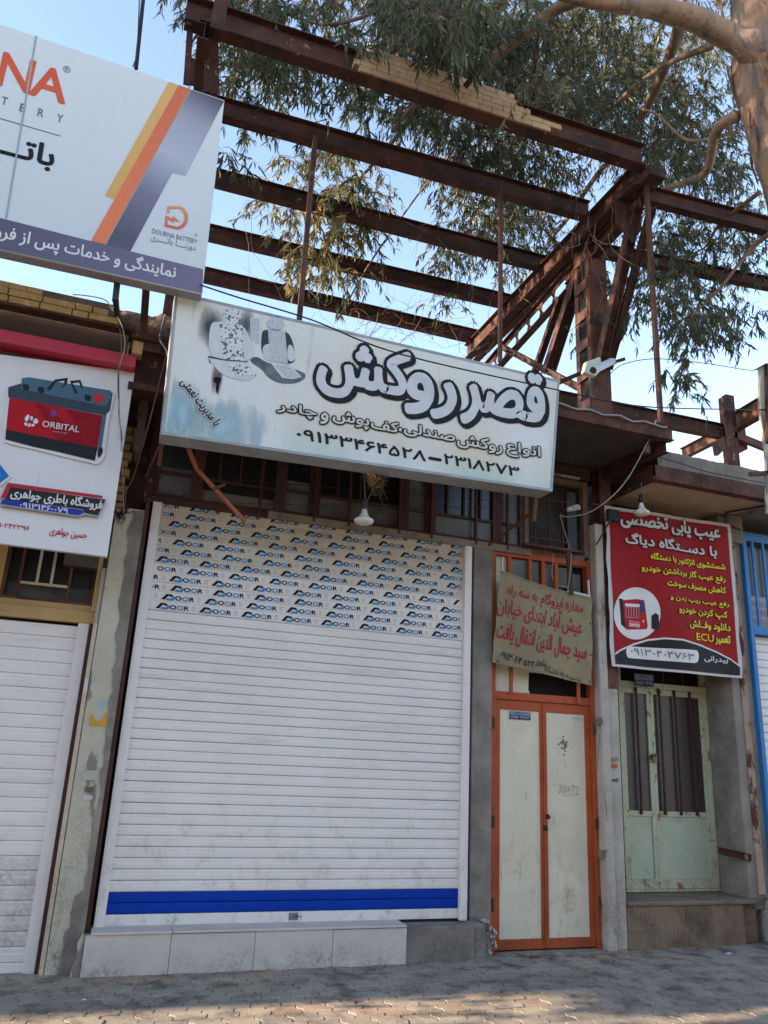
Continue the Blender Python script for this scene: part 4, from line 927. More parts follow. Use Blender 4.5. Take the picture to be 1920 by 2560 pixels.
DK = flat('battery_dark', (.045, .065, .085)); DK2 = flat('battery_darker', (.022, .024, .028)); TL_ = flat('battery_blue_grey', (.07, .14, .19)); RD = flat('battery_red', (.42, .012, .02)); RD2 = flat('battery_deep_red', (.27, .008, .016))
k0 = 8
O('battery_print', [(62, 960), (165, 930), (820, 1000), (800, 1130), (770, 1160), (60, 1000)], DK, k0)
O('battery_print', [(160, 895), (215, 888), (805, 985), (812, 1030), (770, 1100), (155, 975)], TL_, k0 + .3)
O('battery_print', [(60, 1000), (768, 1110), (765, 1165), (62, 1035)], DK, k0 + .5)
O('battery_print', [(70, 1035), (745, 1165), (705, 1420), (45, 1270)], RD, k0 + .2)
O('battery_print', [(250, 1070), (745, 1165), (705, 1420), (420, 1356), (330, 1200)], RD2, k0 + .35)
O('battery_print', [(300, 1080), (470, 1110), (560, 1250), (450, 1200)], RD, k0 + .5)
O('battery_print', [(45, 1268), (708, 1400), (690, 1495), (400, 1425), (250, 1395), (40, 1340)], DK2, k0 + .6)
O('battery_print', [(745, 1165), (775, 1150), (740, 1390), (705, 1425)], TL_, k0 + .4)
O('battery_print', [(705, 1425), (740, 1385), (752, 1430), (715, 1485)], DK2, k0 + .5, 1)
for x in (190, 300, 640):
    O('battery_print', [(x - 26, 935 + (x - 190) * .17), (x + 26, 945 + (x - 190) * .17), (x + 22, 990 + (x - 190) * .17), (x - 24, 980 + (x - 190) * .17)], DK2, k0 + .8, 1)
O('battery_print', [(340, 975), (400, 905), (495, 893), (485, 940), (440, 975), (465, 940), (470, 912), (410, 922), (365, 985)], DK2, k0 + 1)
O('battery_print', [(510, 915), (585, 908), (605, 965), (590, 965), (575, 925), (528, 932), (565, 1000), (545, 1010)], DK2, k0 + 1)
O('battery_print', [(690, 1005), (745, 1012), (752, 1075), (680, 1068)], flat('battery_cap_red', (.55, .03, .05)), k0 + 1.2)
O('battery_emblem', ell(390, 1150, 22, 26, 16), flat('emblem_violet', (.20, .06, .20)), k0 + 1)
for pts in ([(178, 1190), (200, 1160), (215, 1160), (212, 1195), (190, 1215)], [(222, 1165), (245, 1180), (235, 1205), (222, 1200)], [(240, 1208), (262, 1180), (286, 1215), (250, 1232)], [(176, 1215), (205, 1222), (198, 1245), (180, 1238)], [(210, 1222), (225, 1222), (222, 1250), (204, 1250)], [(232, 1225), (262, 1235), (240, 1248), (228, 1246)]):
    O('battery_emblem', pts, WHITEPR, k0 + 1.2, 1)
def OT(s, L, R, T, B, mat, **k): put_text(os_, s, c4(*L), c4(*R), c4(*T), c4(*B), YO, mat, **k)
OT('ORBITAL', (310, 1230), (575, 1285), (330, 1205), (330, 1250), WHITEPR, k=k0 + 1.2, bold=.01)
OT('HAND START', (383, 1280), (492, 1300), (400, 1277), (400, 1290), flat('pink_print', (.5, .3, .3)), k=k0 + 1.2, bold=0)
O('name_plate', [(0, 1775), (30, 1735), (55, 1655), (745, 1752), (742, 1775), (770, 1780), (712, 1905), (620, 1890), (570, 1905), (5, 1825)], GALV, 1, 0, .03, 'dark name plate with red edge')
kk = 17
O('name_plate_print', [(5, 1770), (60, 1660), (745, 1753), (742, 1772), (82, 1690), (40, 1772)], REDT, kk)
O('name_plate_print', [(42, 1775), (82, 1690), (765, 1782), (712, 1895), (625, 1880), (600, 1850), (40, 1782)], flat('plate_black', (.03, .028, .028)), kk + .2)
O('name_plate_print', [(8, 1812), (25, 1778), (590, 1855), (618, 1870), (575, 1895)], flat('plate_royal_blue', (.03, .045, .30)), kk + .5)
OT('فروشگاه باطری جواهری', (82, 1745), (742, 1820), (640, 1765), (600, 1848), WHITEPR, k=kk + 1, bold=.03)
OT('۰۹۱۳۱۴۶۰۰۷۹', (148, 1822), (495, 1870), (460, 1840), (460, 1880), WHITEPR, k=kk + 1, bold=.02)
OT('حسین جواهری', (362, 2010), (632, 2040), (480, 1985), (520, 2058), REDT, k=2, bold=.02)
OT('۱۰۲۴۲۳۹۶)', (0, 1950), (213, 1985), (200, 1965), (200, 1998), REDT, k=2, bold=.02)
O('diamond_plate', [(-100, 1560), (0, 1500), (88, 1610), (0, 1678), (-100, 1640)], WHITEPR, 1, 0, .01)
O('diamond_print', [(-100, 1575), (-5, 1512), (68, 1605), (-5, 1660), (-100, 1620)], flat('sky_blue_print', (.02, .16, .42)), 7)
OT('ی', (-14, 1596), (4, 1600), (-4, 1590), (-4, 1608), WHITEPR, k=8, bold=0)
# hanging cable loops over this sign
def cable(label, pts, r, mat, name='cable', wob=.0, n=40):
    P = [Vector(p) for p in pts]; Q = []
    for i in range(len(P) - 1):
        p0 = P[max(i - 1, 0)]; p1 = P[i]; p2 = P[i + 1]; p3 = P[min(i + 2, len(P) - 1)]
        m = max(2, n // (len(P) - 1))
        for j in range(m):
            t = j / m; Q.append(.5 * ((2 * p1) + (p2 - p0) * t + (2 * p0 - 5 * p1 + 4 * p2 - p3) * t * t + (3 * p1 - p0 - 3 * p2 + p3) * t ** 3))
    Q.append(P[-1]); return tag(MB().tube(Q, r, 6).build(name, mat, smooth=True), label, 'cable')
cable('grey twisted cable draped over the red rail of the battery sign', [at(*l8(*p), Y=y) for p, y in (((-60, 310), 5.78), ((0, 350), 5.78), ((60, 450), 5.8), ((85, 680), 5.85), ((60, 850), 5.86), ((60, 1100), 5.93), ((65, 1300), 5.95), ((85, 1500), 6.0), ((75, 1780), 6.1), ((120, 1950), 6.3), ((100, 2160), 6.45))], .006, WIREG)
cable('thin cable running beside the draped one and looping wide at the top', [at(*l8(*p), Y=y) for p, y in (((-350, 200), 5.79), ((-200, 215), 5.79), ((-60, 250), 5.79), ((0, 330), 5.79), ((85, 470), 5.79), ((115, 660), 5.84), ((70, 830), 5.855), ((50, 1000), 5.92), ((75, 1400), 5.96), ((90, 1700), 6.05), ((105, 2150), 6.42))], .0045, WIREW)
cable('black cable hanging in the dark gap left of the long sign', [at(*l8(*p), Y=y) for p, y in (((540, 480), 5.7), ((500, 680), 5.75), ((420, 1000), 5.9), ((330, 1350), 6.0), ((200, 1800), 6.3), ((110, 1980), 6.4))], .006, WIREG)
cable('short grey conduit curving behind the long sign top corner', [at(*l8(*p), Y=5.75) for p in ((480, 380), (450, 480), (430, 600), (490, 700), (510, 800))], .010, WIREG)
# tangle of tied cable ends
tg = MB()
for i in range(9):
    a = at(*l8(60 + random.uniform(-30, 30), 2130 + random.uniform(-30, 60)), Y=6.45); P = [a]
    for j in range(5): P.append(P[-1] + Vector((random.uniform(-.03, .04), random.uniform(-.02, .02), random.uniform(-.05, .04))))
    tg.tube(P, .004, 5)
tag(tg.build('cable_bundle', WIREB), 'tangled black cable ends at the top of the peeling pillar', 'cable')

# ---- red vinyl banner
YR = 6.5
rbn = thing('vinyl_banner', 'red vinyl banner with yellow Persian lines above the green door', 'banner', (5.6, YR, 2.5))
c00, c10, c11, c01 = at(*rb(190, 80), Y=YR), at(*rb(1312, 258), Y=YR), at(*rb(1430, 1645), Y=YR), at(*rb(238, 1535), Y=YR)
def bil(u, v): return (c00.lerp(c10, u)).lerp(c01.lerp(c11, u), v)
def ywave(x, zz): return YR + .012 * math.sin(x * 7 + zz * 1.3) + .006 * math.sin(zz * 9 + x * 3) * (1 if x < 5.1 else .4)
def grid_sheet(name, parent, fn, mat, yfn, k, n=26, m=26, u0=0, u1=1, v0=0, v1=1, edge=0):
    b = MB()
    for i in range(n + 1):
        for j in range(m + 1):
            p = fn(u0 + (u1 - u0) * i / n, v0 + (v1 - v0) * j / m); dx = 0
            if edge and i in (0, n): dx = edge * math.sin(j * .9) * (1 if i else -1)
            b.v.append((p.x + dx, yfn(p.x, p.z) - k * LAYER, p.z))
    for i in range(n):
        for j in range(m): a = i * (m + 1) + j; b.f.append((a, a + 1, a + m + 2, a + m + 1)); b.m.append(0)
    return b.build(name, mat, parent, smooth=True)
grid_sheet('sheet', rbn, bil, flat('banner_white', (.55, .53, .52)), ywave, 0, edge=.006)
REDB = M('banner_red', (.30, .012, .016), (.25, .010, .013), 3, .65, .05, 8, spec=.12)
grid_sheet('printed_field', rbn, bil, REDB, ywave, 1, u0=.028, u1=.972, v0=.022, v1=.985)
def subdiv_poly(parent, name, pts, Y, mat, k, cr_, surf, lab=None):
    """printed shape that follows the waving cloth"""
    P = [at(*cr_(*p), Y=Y) for p in pts]; bm = bmesh.new(); vs_ = [bm.verts.new((p.x, 0, p.z)) for p in P]; bm.faces.new(vs_)
    bmesh.ops.triangulate(bm, faces=bm.faces[:])
    for _ in range(3): bmesh.ops.subdivide_edges(bm, edges=[e for e in bm.edges if e.calc_length() > .07], cuts=1, use_grid_fill=True); bmesh.ops.triangulate(bm, faces=[f for f in bm.faces if len(f.verts) > 3])
    b = MB(); idx = {v: i for i, v in enumerate(bm.verts)}
    b.add([(v.co.x, surf(v.co.x, v.co.z) - k * LAYER, v.co.z) for v in bm.verts], [tuple(idx[v] for v in f.verts) for f in bm.faces]); bm.free()
    return b.build(name, mat, parent, lab)
bkp = flat('banner_black', (.022, .021, .022))
def RB(name, pts, mat, k, lab=None): subdiv_poly(rbn, name, pts, YR, mat, k, rb, ywave, lab)
arcw = [(272, 1418), (330, 1380), (450, 1330), (580, 1290), (720, 1276), (880, 1290), (1050, 1340), (1200, 1400), (1320, 1465), (1398, 1528)]
RB('printed_arc', arcw + [(1402, 1618), (284, 1512)], WHITEPR, 2)
RB('printed_arc', [(x + 2, y + 16) for x, y in arcw] + [(1402, 1618), (284, 1512)], bkp, 3, 'black lower arc')
RB('printed_circle', ell(472, 1058, 212, 236, 40), WHITEPR, 3.2)
RB('printed_machine', [(308, 925), (345, 930), (385, 1000), (385, 1205), (330, 1160)], bkp, 4)
RB('printed_machine', [(345, 940), (480, 928), (545, 940), (575, 1180), (565, 1200), (385, 1205), (360, 1100)], RD, 4.2)
RB('printed_machine', [(372, 985), (498, 985), (495, 1100), (372, 1100)], flat('tube_pink', (.5, .2, .2)), 4.6)
for i in range(5): RB('printed_tube', [(380 + i * 24, 1005), (394 + i * 24, 1005), (394 + i * 24, 1095), (380 + i * 24, 1095)], RD2, 5)
RB('printed_machine', [(365, 970), (500, 975), (500, 1000), (365, 995)], WHITEPR, 5)
RB('printed_machine', [(490, 940), (540, 945), (550, 1050), (500, 1050)], flat('screen_navy', (.05, .05, .12)), 4.8)
RB('printed_tool', [(605, 1080), (640, 1055), (668, 1075), (672, 1195), (640, 1208), (608, 1195)], bkp, 4.4)
def RT(s, L, R, T, B, mat, k=5.6, **kw): put_text(rbn, s, rb(*L), rb(*R), rb(*T), rb(*B), YR, mat, k=k, surf=ywave, **kw)
RT('SAMIN', (405, 1165), (498, 1165), (450, 1148), (450, 1180), WHITEPR, bold=.04)
RT('MOTOR AZMA', (402, 1135), (498, 1135), (450, 1130), (450, 1142), WHITEPR, bold=.02)
YEL = flat('banner_yellow', (.68, .60, .03)); SHD = flat('letter_shadow', (.05, .015, .018))
hk = dict(bold=.05, outline=.006, omat=SHD, shadow=.004)
RT('عیب یابی تخصصی', (335, 250), (1208, 330), (720, 190), (1120, 405), WP, **hk)
RT('با دســتگاه دیاگ', (375, 400), (1185, 500), (440, 335), (1160, 562), WP, **hk)
hy = dict(bold=.045, outline=.003, omat=SHD)
RT('شستشوی انژکتور با دستگاه', (592, 560), (1260, 640), (620, 512), (1150, 665), YEL, **hy)
RT('رفع عیب گاز برداشتن خودرو', (520, 680), (1262, 750), (690, 635), (900, 748), YEL, **hy)
RT('کاهش مصرف سوخت', (740, 800), (1265, 850), (800, 765), (1200, 885), YEL, **hy)
RT('رفع عیب ریپ زدن و', (770, 930), (1295, 990), (800, 895), (1240, 1010), YEL, **hy)
RT('کپ کردن خودرو', (848, 1050), (1285, 1080), (1000, 1010), (1230, 1115), YEL, **hy)
RT('دانلود وفــلش', (945, 1170), (1312, 1200), (1000, 1120), (1230, 1228), YEL, **hy)
RT('تعمیر', (1185, 1300), (1312, 1310), (1260, 1262), (1200, 1340), YEL, **hy)
RT('ECU', (1008, 1270), (1170, 1285), (1080, 1242), (1090, 1308), YEL, bold=.01)
pill = [(405, 1355)] + [(1000 + 28 * math.cos(t), 1448 + 58 * math.sin(t)) for t in [math.radians(a) for a in range(-80, 90, 20)]] + [(985, 1508), (420, 1462)] + [(405 + 28 * math.cos(t), 1408 + 54 * math.sin(t)) for t in [math.radians(a) for a in range(100, 265, 20)]]
RB('printed_pill', pill, WHITEPR, 4)
RT('۰۹۱۳۰۴۰۴۷۶۳', (420, 1405), (985, 1465), (600, 1385), (620, 1445), flat('digits_grey', (.16, .16, .18)), bold=.01)
RT('بیدرانی', (1080, 1465), (1295, 1490), (1130, 1440), (1250, 1512), WHITEPR, bold=.03)
MB().tube([at(*rb(60, 65), Y=YR + .04), at(*rb(200, 92), Y=YR + .03), at(*rb(1330, 270), Y=YR + .03), at(*rb(1410, 305), Y=YR + .04)], .011, 8).build('hanging_rod', RUST2, rbn)

# ---- cloth banner
YC = 6.52
cb = thing('cloth_banner', 'faded olive cloth banner hanging crooked with red handwritten Persian lines', 'banner', (4.0, YC, 2.4))
g00, g10, g11, g01 = at(*gc(395, 382), Y=YC), at(*gc(1395, 690), Y=YC), at(*gc(1390, 1630), Y=YC), at(*gc(315, 1378), Y=YC)
def gbil(u, v):
    p = (g00.lerp(g10, u)).lerp(g01.lerp(g11, u), v); p = p.copy()
    p.z -= .018 * math.sin(u * math.pi) * (1 - v) * .6; return p
def gwave(x, zz): return YC + .010 * math.sin((x * 1.0 + zz * .35) * 9) + .007 * math.sin(zz * 11 - x * 4) + .004 * math.sin((x - zz) * 17)
CLO = M('olive_cloth', (.285, .24, .14), (.225, .185, .11), 3, .95, .25, 160, stains=(((.28, .27, .17), 5, .55, .8), ((.15, .125, .08), 4, .58, .8)))
grid_sheet('cloth', cb, gbil, CLO, gwave, 0, 30, 30, edge=.003)
hem = MB().tube([(lambda q: (q.x, gwave(q.x, q.z) - .004, q.z))(gbil(i / 16, .004)) for i in range(17)], .006, 6)
hem.build('hem', M('hem_cloth', (.33, .32, .2), (.27, .26, .16), 6, .9, .1), cb)
fo = [(lambda q: (q.x, gwave(q.x, q.z) - .0025, q.z))(gbil(.405 + .012 * math.sin(i), i / 14)) for i in range(2, 15)]
MB().tube(fo, .003, 5).build('fold_line', M('fold_cloth', (.33, .31, .2), None, rough=.95, bump=0), cb)
RDC = flat('hand_painted_red', (.33, .035, .055), .8)
def CT(s, L, R, T, B, mat=RDC, bold=.02): put_text(cb, s, gc(*L), gc(*R), gc(*T), gc(*B), YC, mat, 2, bold, rot=True, surf=gwave)
CT('مغازه ایزوگام به سه راه', (475, 590), (1290, 800), (620, 545), (900, 800))
CT('عیش آباد ابتدای خیابان', (372, 750), (1290, 1000), (560, 690), (800, 990))
CT('سید جمال الدین انتقال یافت', (362, 1050), (1325, 1300), (560, 970), (800, 1270))
CT('۰۹۱۳۰۶۴', (400, 1280), (630, 1365), (500, 1285), (480, 1355), BLACKP, .02)
CT('۵۲۲۰', (650, 1385), (770, 1415), (700, 1360), (700, 1425), BLACKP, .02)
CT('شکوری', (775, 1380), (890, 1420), (820, 1330), (810, 1430), BLACKP, .01)
CT('نرسیده به باشگاه', (870, 1440), (1285, 1560), (900, 1410), (1000, 1530), BLACKP, 0)
for p in ((412, 400), (645, 470), (838, 520), (1070, 595), (1370, 1300), (375, 1365), (1375, 955), (1370, 1590)):
    q = at(*gc(*p), Y=YC); MB().lathe([(.0035, 0), (.009, 0), (.009, .003), (.0035, .003)], (q.x, gwave(q.x, q.z) - .003, q.z), (0, -1, 0), 12).build('eyelet', RUST, cb)

# strips of white trim and clamp around the cloth
tr_ = thing('white_trim', 'bent white plastic trim strip sticking out behind the cloth banner', 'trim', tuple(at(*gc(1350, 650), Y=6.56)))
MB().bar(at(*gc(1355, 480), Y=6.56), at(*gc(1365, 650), Y=6.56), .012, .022, up=(0, 1, 0)).bar(at(*gc(1130, 600), Y=6.56), at(*gc(1380, 660), Y=6.56), .012, .022).bar(at(*gc(418, 230), Y=6.56), at(*gc(412, 380), Y=6.56), .012, .028, up=(0, 1, 0)).build('strip', flat('trim_white', (.6, .6, .6)), tr_)
wd = thing('wooden_batten', 'short dark wooden batten tied above the cloth banner', 'batten', tuple(at(*gc(1160, 400), Y=6.5)))
MB().prism([(lambda q: (q.x, q.z))(at(*gc(*p), Y=6.46)) for p in ((1118, 170), (1170, 170), (1200, 640), (1160, 640))], 6.46, 6.48).build('stick', M('dark_wood', (.045, .03, .024), (.07, .05, .04), 9, .9, .3), wd)
cable('pale string looped down from the shelf bracket over the cloth banner', [at(*gc(*p), Y=6.44) for p in ((1170, 190), (1165, 330), (1150, 460), (1135, 560), (1140, 600))], .004, WIREW)
cable('short pale cable stub hanging in front of the orange transom', [at(*gc(*p), Y=6.55) for p in ((975, 195), (968, 300), (960, 400), (975, 480))], .004, WIREW)

# ================================================================== steel frame above
sf = thing('roof_steelwork', 'rusty steel roof frame of parallel I beams above the long sign', 'steel frame', (4.5, 6.4, 4.7))
def I(name, p, q, h=.2, w=.1, lab=None, up=(0, 0, 1)):
    return MB().ibeam(p, q, h, w, .008, .011, up).build(name, RUST, sf, lab)
ZB = 7.46
beams = [((470, 0), (1603, 370), 5.22, .26, .13), ((500, 235), (1470, 509), 6.17, .22, .11), ((500, 415), (1377, 648), 7.2, .2, .1), ((490, 556), (1279, 741), 8.15, .2, .1), ((480, 663), (1215, 833), 9.08, .2, .1)]
beam_ends = []
for i, (a, c, Yb, h, wd_) in enumerate(beams):
    zt = 7.55
    # the two ends: same height, small skew in plan as the bars really lie
    p = at(*a, Z=zt); q = at(*c, Z=zt)
    p = Vector((p.x, p.y, zt - h / 2)); q = Vector((q.x, q.y, zt - h / 2)); beam_ends.append((p, q))
    I('beam', p, q, h, wd_)
b1p, b1q = beam_ends[0]
# rafters
for xx in (4.40, 4.53):
    I('rafter', (xx, 5.33, 7.30), (xx, 9.3, 7.26), .24, .11)
MB().box(4.39, 4.58, 5.15, 5.32, 7.17, 7.285).build('beam_end_block', RUST, sf)
# lower chord, solid in front and castellated behind the column
I('lower_chord', (4.5, 5.45, 7.10), (4.5, 6.8, 7.0), .16, .10)
b = MB(); p0 = Vector((4.5, 6.8, 6.98)); p1 = Vector((4.5, 9.2, 6.72)); d = p1 - p0; L_ = d.length; d.normalize(); up = Vector((0, -d.z, d.y))
b.bar(p0, p1, .1, .012, off=(0, .13)); b.bar(p0, p1, .1, .012, off=(0, -.13))
nc = 8; cl_ = L_ / nc
for i in range(nc):
    s0 = i * cl_; hx = [(.5, .075), (.78, .075), (.92, 0), (.78, -.075), (.5, -.075)]
    def W(s, t): return p0 + d * (s0 + s * cl_) + up * t
    hexp = [W(.22, .075), W(.78, .075), W(.93, 0), W(.78, -.075), W(.22, -.075), W(.07, 0)]
    o4 = [W(0, .124), W(1, .124), W(1, -.124), W(0, -.124), W(0, 0), W(1, 0)]
    b.add(hexp + o4, [(6, 7, 1, 0), (7, 11, 2, 1), (11, 8, 3, 2), (8, 9, 4, 3), (9, 10, 5, 4), (10, 6, 0, 5)])
o = b.build('castellated_beam', RUST, sf, 'castellated beam with six-sided holes')
# column: two channels tied with battens
MB().box(4.44, 4.50, 6.30, 6.54, 4.69, 7.2).build('column_dark_fill', BLACK, sf)  # black fill paints the darkness of the hollow seen between the battens
MB().box(4.425, 4.439, 6.29, 6.345, 4.69, 7.2).box(4.425, 4.439, 6.49, 6.545, 4.69, 7.2).box(4.425, 4.66, 6.275, 6.289, 4.69, 7.2).box(4.646, 4.66, 6.29, 6.545, 4.69, 7.2).box(4.425, 4.66, 6.546, 6.56, 4.69, 7.2).build('column', RUST2, sf, bevel=.002)
for i in range(7): MB().box(4.412, 4.4245, 6.30, 6.54, 4.78 + i * .36, 4.90 + i * .36).build('batten_plate', RUST2, sf)
# haunch braces
I('brace', (4.5, 5.50, 7.10), (4.5, 6.26, 5.55), .10, .10, up=(1, 0, 0))
I('brace', (4.62, 5.42, 7.05), (4.62, 6.26, 5.6), .08, .05, up=(1, 0, 0))
I('brace', (4.5, 6.53, 6.95), (4.5, 7.27, 5.98), .14, .10, up=(1, 0, 0))
I('brace', (4.5, 6.95, 6.85), (4.5, 7.60, 6.1), .08, .06, up=(1, 0, 0))
I('brace', (4.45, 8.35, 6.90), (4.45, 6.56, 5.48), .07, .07)
MB().prism([(0, 0)] * 0 or [(4.30, 7.2), (4.30, 6.9), (4.5, 6.7), (4.62, 6.9), (4.62, 7.2)], 5.60, 5.612).build('gusset_plate', RUST, sf)
b = MB().add([(4.68, 6.3, 6.1), (4.68, 6.3, 5.75), (4.68, 6.0, 5.95), (4.68, 5.95, 6.35), (4.69, 6.3, 6.1), (4.69, 6.3, 5.75), (4.69, 6.0, 5.95), (4.69, 5.95, 6.35)], [(0, 1, 2, 3), (4, 5, 6, 7), (0, 1, 5, 4), (1, 2, 6, 5), (2, 3, 7, 6), (3, 0, 4, 7)]).build('gusset_plate', RUST, sf)
MB().prism([(4.70, 4.7), (5.15, 4.7), (4.78, 5.15), (4.70, 5.25)], 6.40, 6.412).build('gusset_plate', RUST2, sf, 'triangular foot plate of the column')
# beams running on to the right
I('beam', at(1590, 482, Z=7.46), at(2050, 600, Z=7.46), .2, .1)
I('beam', at(1505, 628, Z=7.46), at(2050, 735, Z=7.46), .16, .1)
# left column pair
I('column', (.125, 6.1, 5.0), (.125, 6.1, 7.32), .15, .13, up=(0, 1, 0))
MB().box(.09, .2, 5.15, 5.17, 7.16, 7.62).build('end_plate', RUST, sf)
p = at(466, 210, Y=5.5); q = at(477, 45, Y=5.35)
MB().bar(p, q, .05, .05, up=(0, 1, 0)).build('strut', RUST, sf)
I('column', at(528, 235, Y=5.6), at(525, 40, Y=5.35), .1, .12, up=(0, 1, 0))
MB().bar(at(490, 215, Y=5.9), at(494, 150, Y=5.9), .12, .02, up=(0, 1, 0)).build('strut', RUST, sf)
I('rafter', (.05, 5.25, 7.22), (.30, 9.3, 7.22), .2, .1)
I('column', (.16, 6.4, 4.7), (.16, 6.4, 7.2), .15, .13, up=(0, 1, 0))
# hanger rods
def hang(a, c, Y0, Y1, wd_=.045):
    MB().bar(at(*a, Y=Y0), at(*c, Y=Y1), wd_, wd_, up=(0, 1, 0)).build('hanger', RUST2, sf)
hang((788, 345), (748, 800), 6.15, 6.15); hang((1252, 470), (1250, 905), 6.1, 6.1, .035); hang((1614, 437), (1652, 1055), 5.3, 5.62, .04)
# brickwork left on the front beam: a real wall strip resting on the flange
BRICK2 = M('tan_brick', (.47, .30, .165), (.37, .225, .12), 5, .9, .4, 60, stains=(((.18, .11, .06), 10, .62, .70), ((.62, .45, .28), 5, .58, .7)))  # tan brick, a little lighter than the parapet brick
bw = thing('brick_strip', 'strip of yellow bricks four courses high left on the front roof beam', 'brickwork', tuple(b1p.lerp(b1q, .35)))
dirx = (b1q - b1p).normalized(); ang = math.atan2(dirx.y, dirx.x)
u0 = at(888, 150, Z=7.5).x; u1 = at(1350, 290, Z=7.5).x
def bpt(x): t = (x - b1p.x) / (b1q.x - b1p.x); return b1p.lerp(b1q, t)
for r_ in range(5):
    x = u0 + [.02, -.03, .05, .0, .09][r_]; i = 0
    while x < u1 + [-.05, .05, -.15, -.3, -.5][r_]:
        Lb = .205 if random.random() < .85 else .12
        q = bpt(x); o = brick_obj(bw, x, x + Lb, q.y - .085, 7.302 + r_ * .060, .0585, .095, BRICK2); o.rotation_euler[2] = ang + random.uniform(-.01, .01)
        x += Lb + .003
MB().bar(bpt(u0 + .03) + Vector((0, -.03, 0)) + Vector((0, 0, 7.42 - b1p.z)), bpt(u1 - .3) + Vector((0, -.03, 7.42 - b1p.z)), .07, .24).build('mortar', MORTAR, bw)
o = thing('steel_stub', 'dark steel stub leaning out of the brick strip', 'bar', tuple(at(1165, 215, Y=5.0)))
MB().bar(at(1162, 218, Y=5.05), at(1200, 170, Y=4.9), .03, .045).build('bar', RUST, o)

# ---- steel column of the next bay behind the right slab
sc2 = thing('steel_column', 'rusty steel column with crossing castellated rafters behind the right canopy', 'steel column', (7.4, 7.5, 4.6))
def A7(x, y): return at(*zr(x, y), Y=7.5)
MB().box(7.31, 7.37, 7.46, 7.54, 4.6, 6.36).box(7.385, 7.52, 7.47, 7.55, 4.6, 6.42).build('column', RUST, sc2, bevel=.002)
MB().ibeam((4.75, 7.5, at(1549, 1020, Y=7.5).z - .06), (7.33, 7.5, at(1800, 1075, Y=7.5).z - .02), .2, .1).build('beam', RUST, sc2)
a, c = at(*zr(30, 1345), X=7.25), at(*zr(560, 1075), X=7.25)
MB().ibeam(a, c, .16, .08, up=(0, 0, 1)).build('rafter', RUST2, sc2)
a, c = at(*zr(690, 950), X=7.6), at(*zr(1120, 700), X=7.6)
MB().ibeam(a, c, .26, .1).build('rafter', RUST2, sc2, 'castellated rafter rising to the right')
MB().prism([(lambda q: (q.x, q.z))(A7(*p)) for p in ((700, 1060), (900, 950), (940, 1260), (720, 1370))], 7.56, 7.572).build('gusset_plate', RUST2, sc2)
MB().prism([(lambda q: (q.x, q.z))(A7(*p)) for p in ((380, 1210), (550, 1130), (560, 1290), (460, 1385), (410, 1385))], 7.44, 7.452).build('gusset_plate', RUST2, sc2)
MB().prism([(lambda q: (q.x, q.z))(A7(*p)) for p in ((530, 880), (625, 830), (660, 1240), (570, 1285))], 7.43, 7.445).build('cover_plate', RUST2, sc2)
MB().bar(A7(700, 1090), A7(1200, 1290), .06, .10).build('strut', RUST2, sc2)

# right edge sign seen almost edge-on
es = thing('shop_sign', 'cream sign edge on a dark steel post at the right picture edge', 'sign', tuple(at(1910, 1200, Y=5.6)))
P = [(1015, 300), (1040, 200), (1130, 150), (1130, 1600), (1150, 2100), (1120, 2050), (1130, 1400), (1050, 850), (1050, 520), (1090, 300)]
MB().prism([(lambda q: (q.x, q.z))(at(*zr(x, y), Y=5.6)) for x, y in ((1060, 290), (1040, 200), (1130, 150), (1300, 150), (1300, 2150), (1150, 2120), (1140, 1400), (1070, 850), (1050, 520))], 5.6, 5.63).build('panel', CREAMP, es)
MB().bar(at(*zr(1140, 160), Y=5.58), at(*zr(1160, 1200), Y=5.58), .03, .03, up=(0, 1, 0)).build('post', RUST, es)
MB().bar(at(*zr(920, 1610), Y=5.62), at(*zr(1200, 1590), Y=5.62), .04, .04).build('arm', RUST2, es)
MB().bar(at(*zr(990, 235), Y=5.58), at(*zr(1130, 155), Y=5.58), .02, .012).build('arm', RUST, es)

# ================================================================== lamps, camera, small things
def screw_lamp(px_top, px_bot, wpx, Y, label, socket):
    t_, b_ = at(*px_top, Y=Y), at(*px_bot, Y=Y); th = thing('hanging_lamp', label, 'lamp', tuple(t_)); W_ = wpx
    r = W_ / 2; c = (b_.x, Y, b_.z); H = .17
    prof = [(0, .0), (r * .55, .004), (r * .9, .018), (r, .035), (r * .97, .045), (r * .62, .062), (r * .36, .09), (r * .27, .12), (r * .25, .135), (0, .135)]
    MB().lathe(prof, c, n=32).build('shade', M('lamp_white_enamel', (.62, .60, .54), (.50, .48, .43), 20, .4, 0), th, smooth=True)
    MB().lathe([(0, .1355), (.024, .1355), (.026, .16), (.022, .2), (.018, .225), (0, .23)], c, n=16).build('socket', socket, th, smooth=True)
    MB().tube([t_, (t_.x * .5 + b_.x * .5 + .004, Y, (t_.z + b_.z + .2) / 2), (b_.x, Y, b_.z + .22)], .006, 6).build('cord', WIREG, th)
SOCK = flat('socket_grey', (.05, .055, .06))
screw_lamp((908, 1165), (909, 1312), .165, 5.9, 'white spotlight bulb hanging on a grey cord in front of the main shutter', SOCK)
screw_lamp((1603, 1205), (1605, 1290), .15, 6.05, 'dusty white spotlight bulb hanging before the red banner', WIREB)
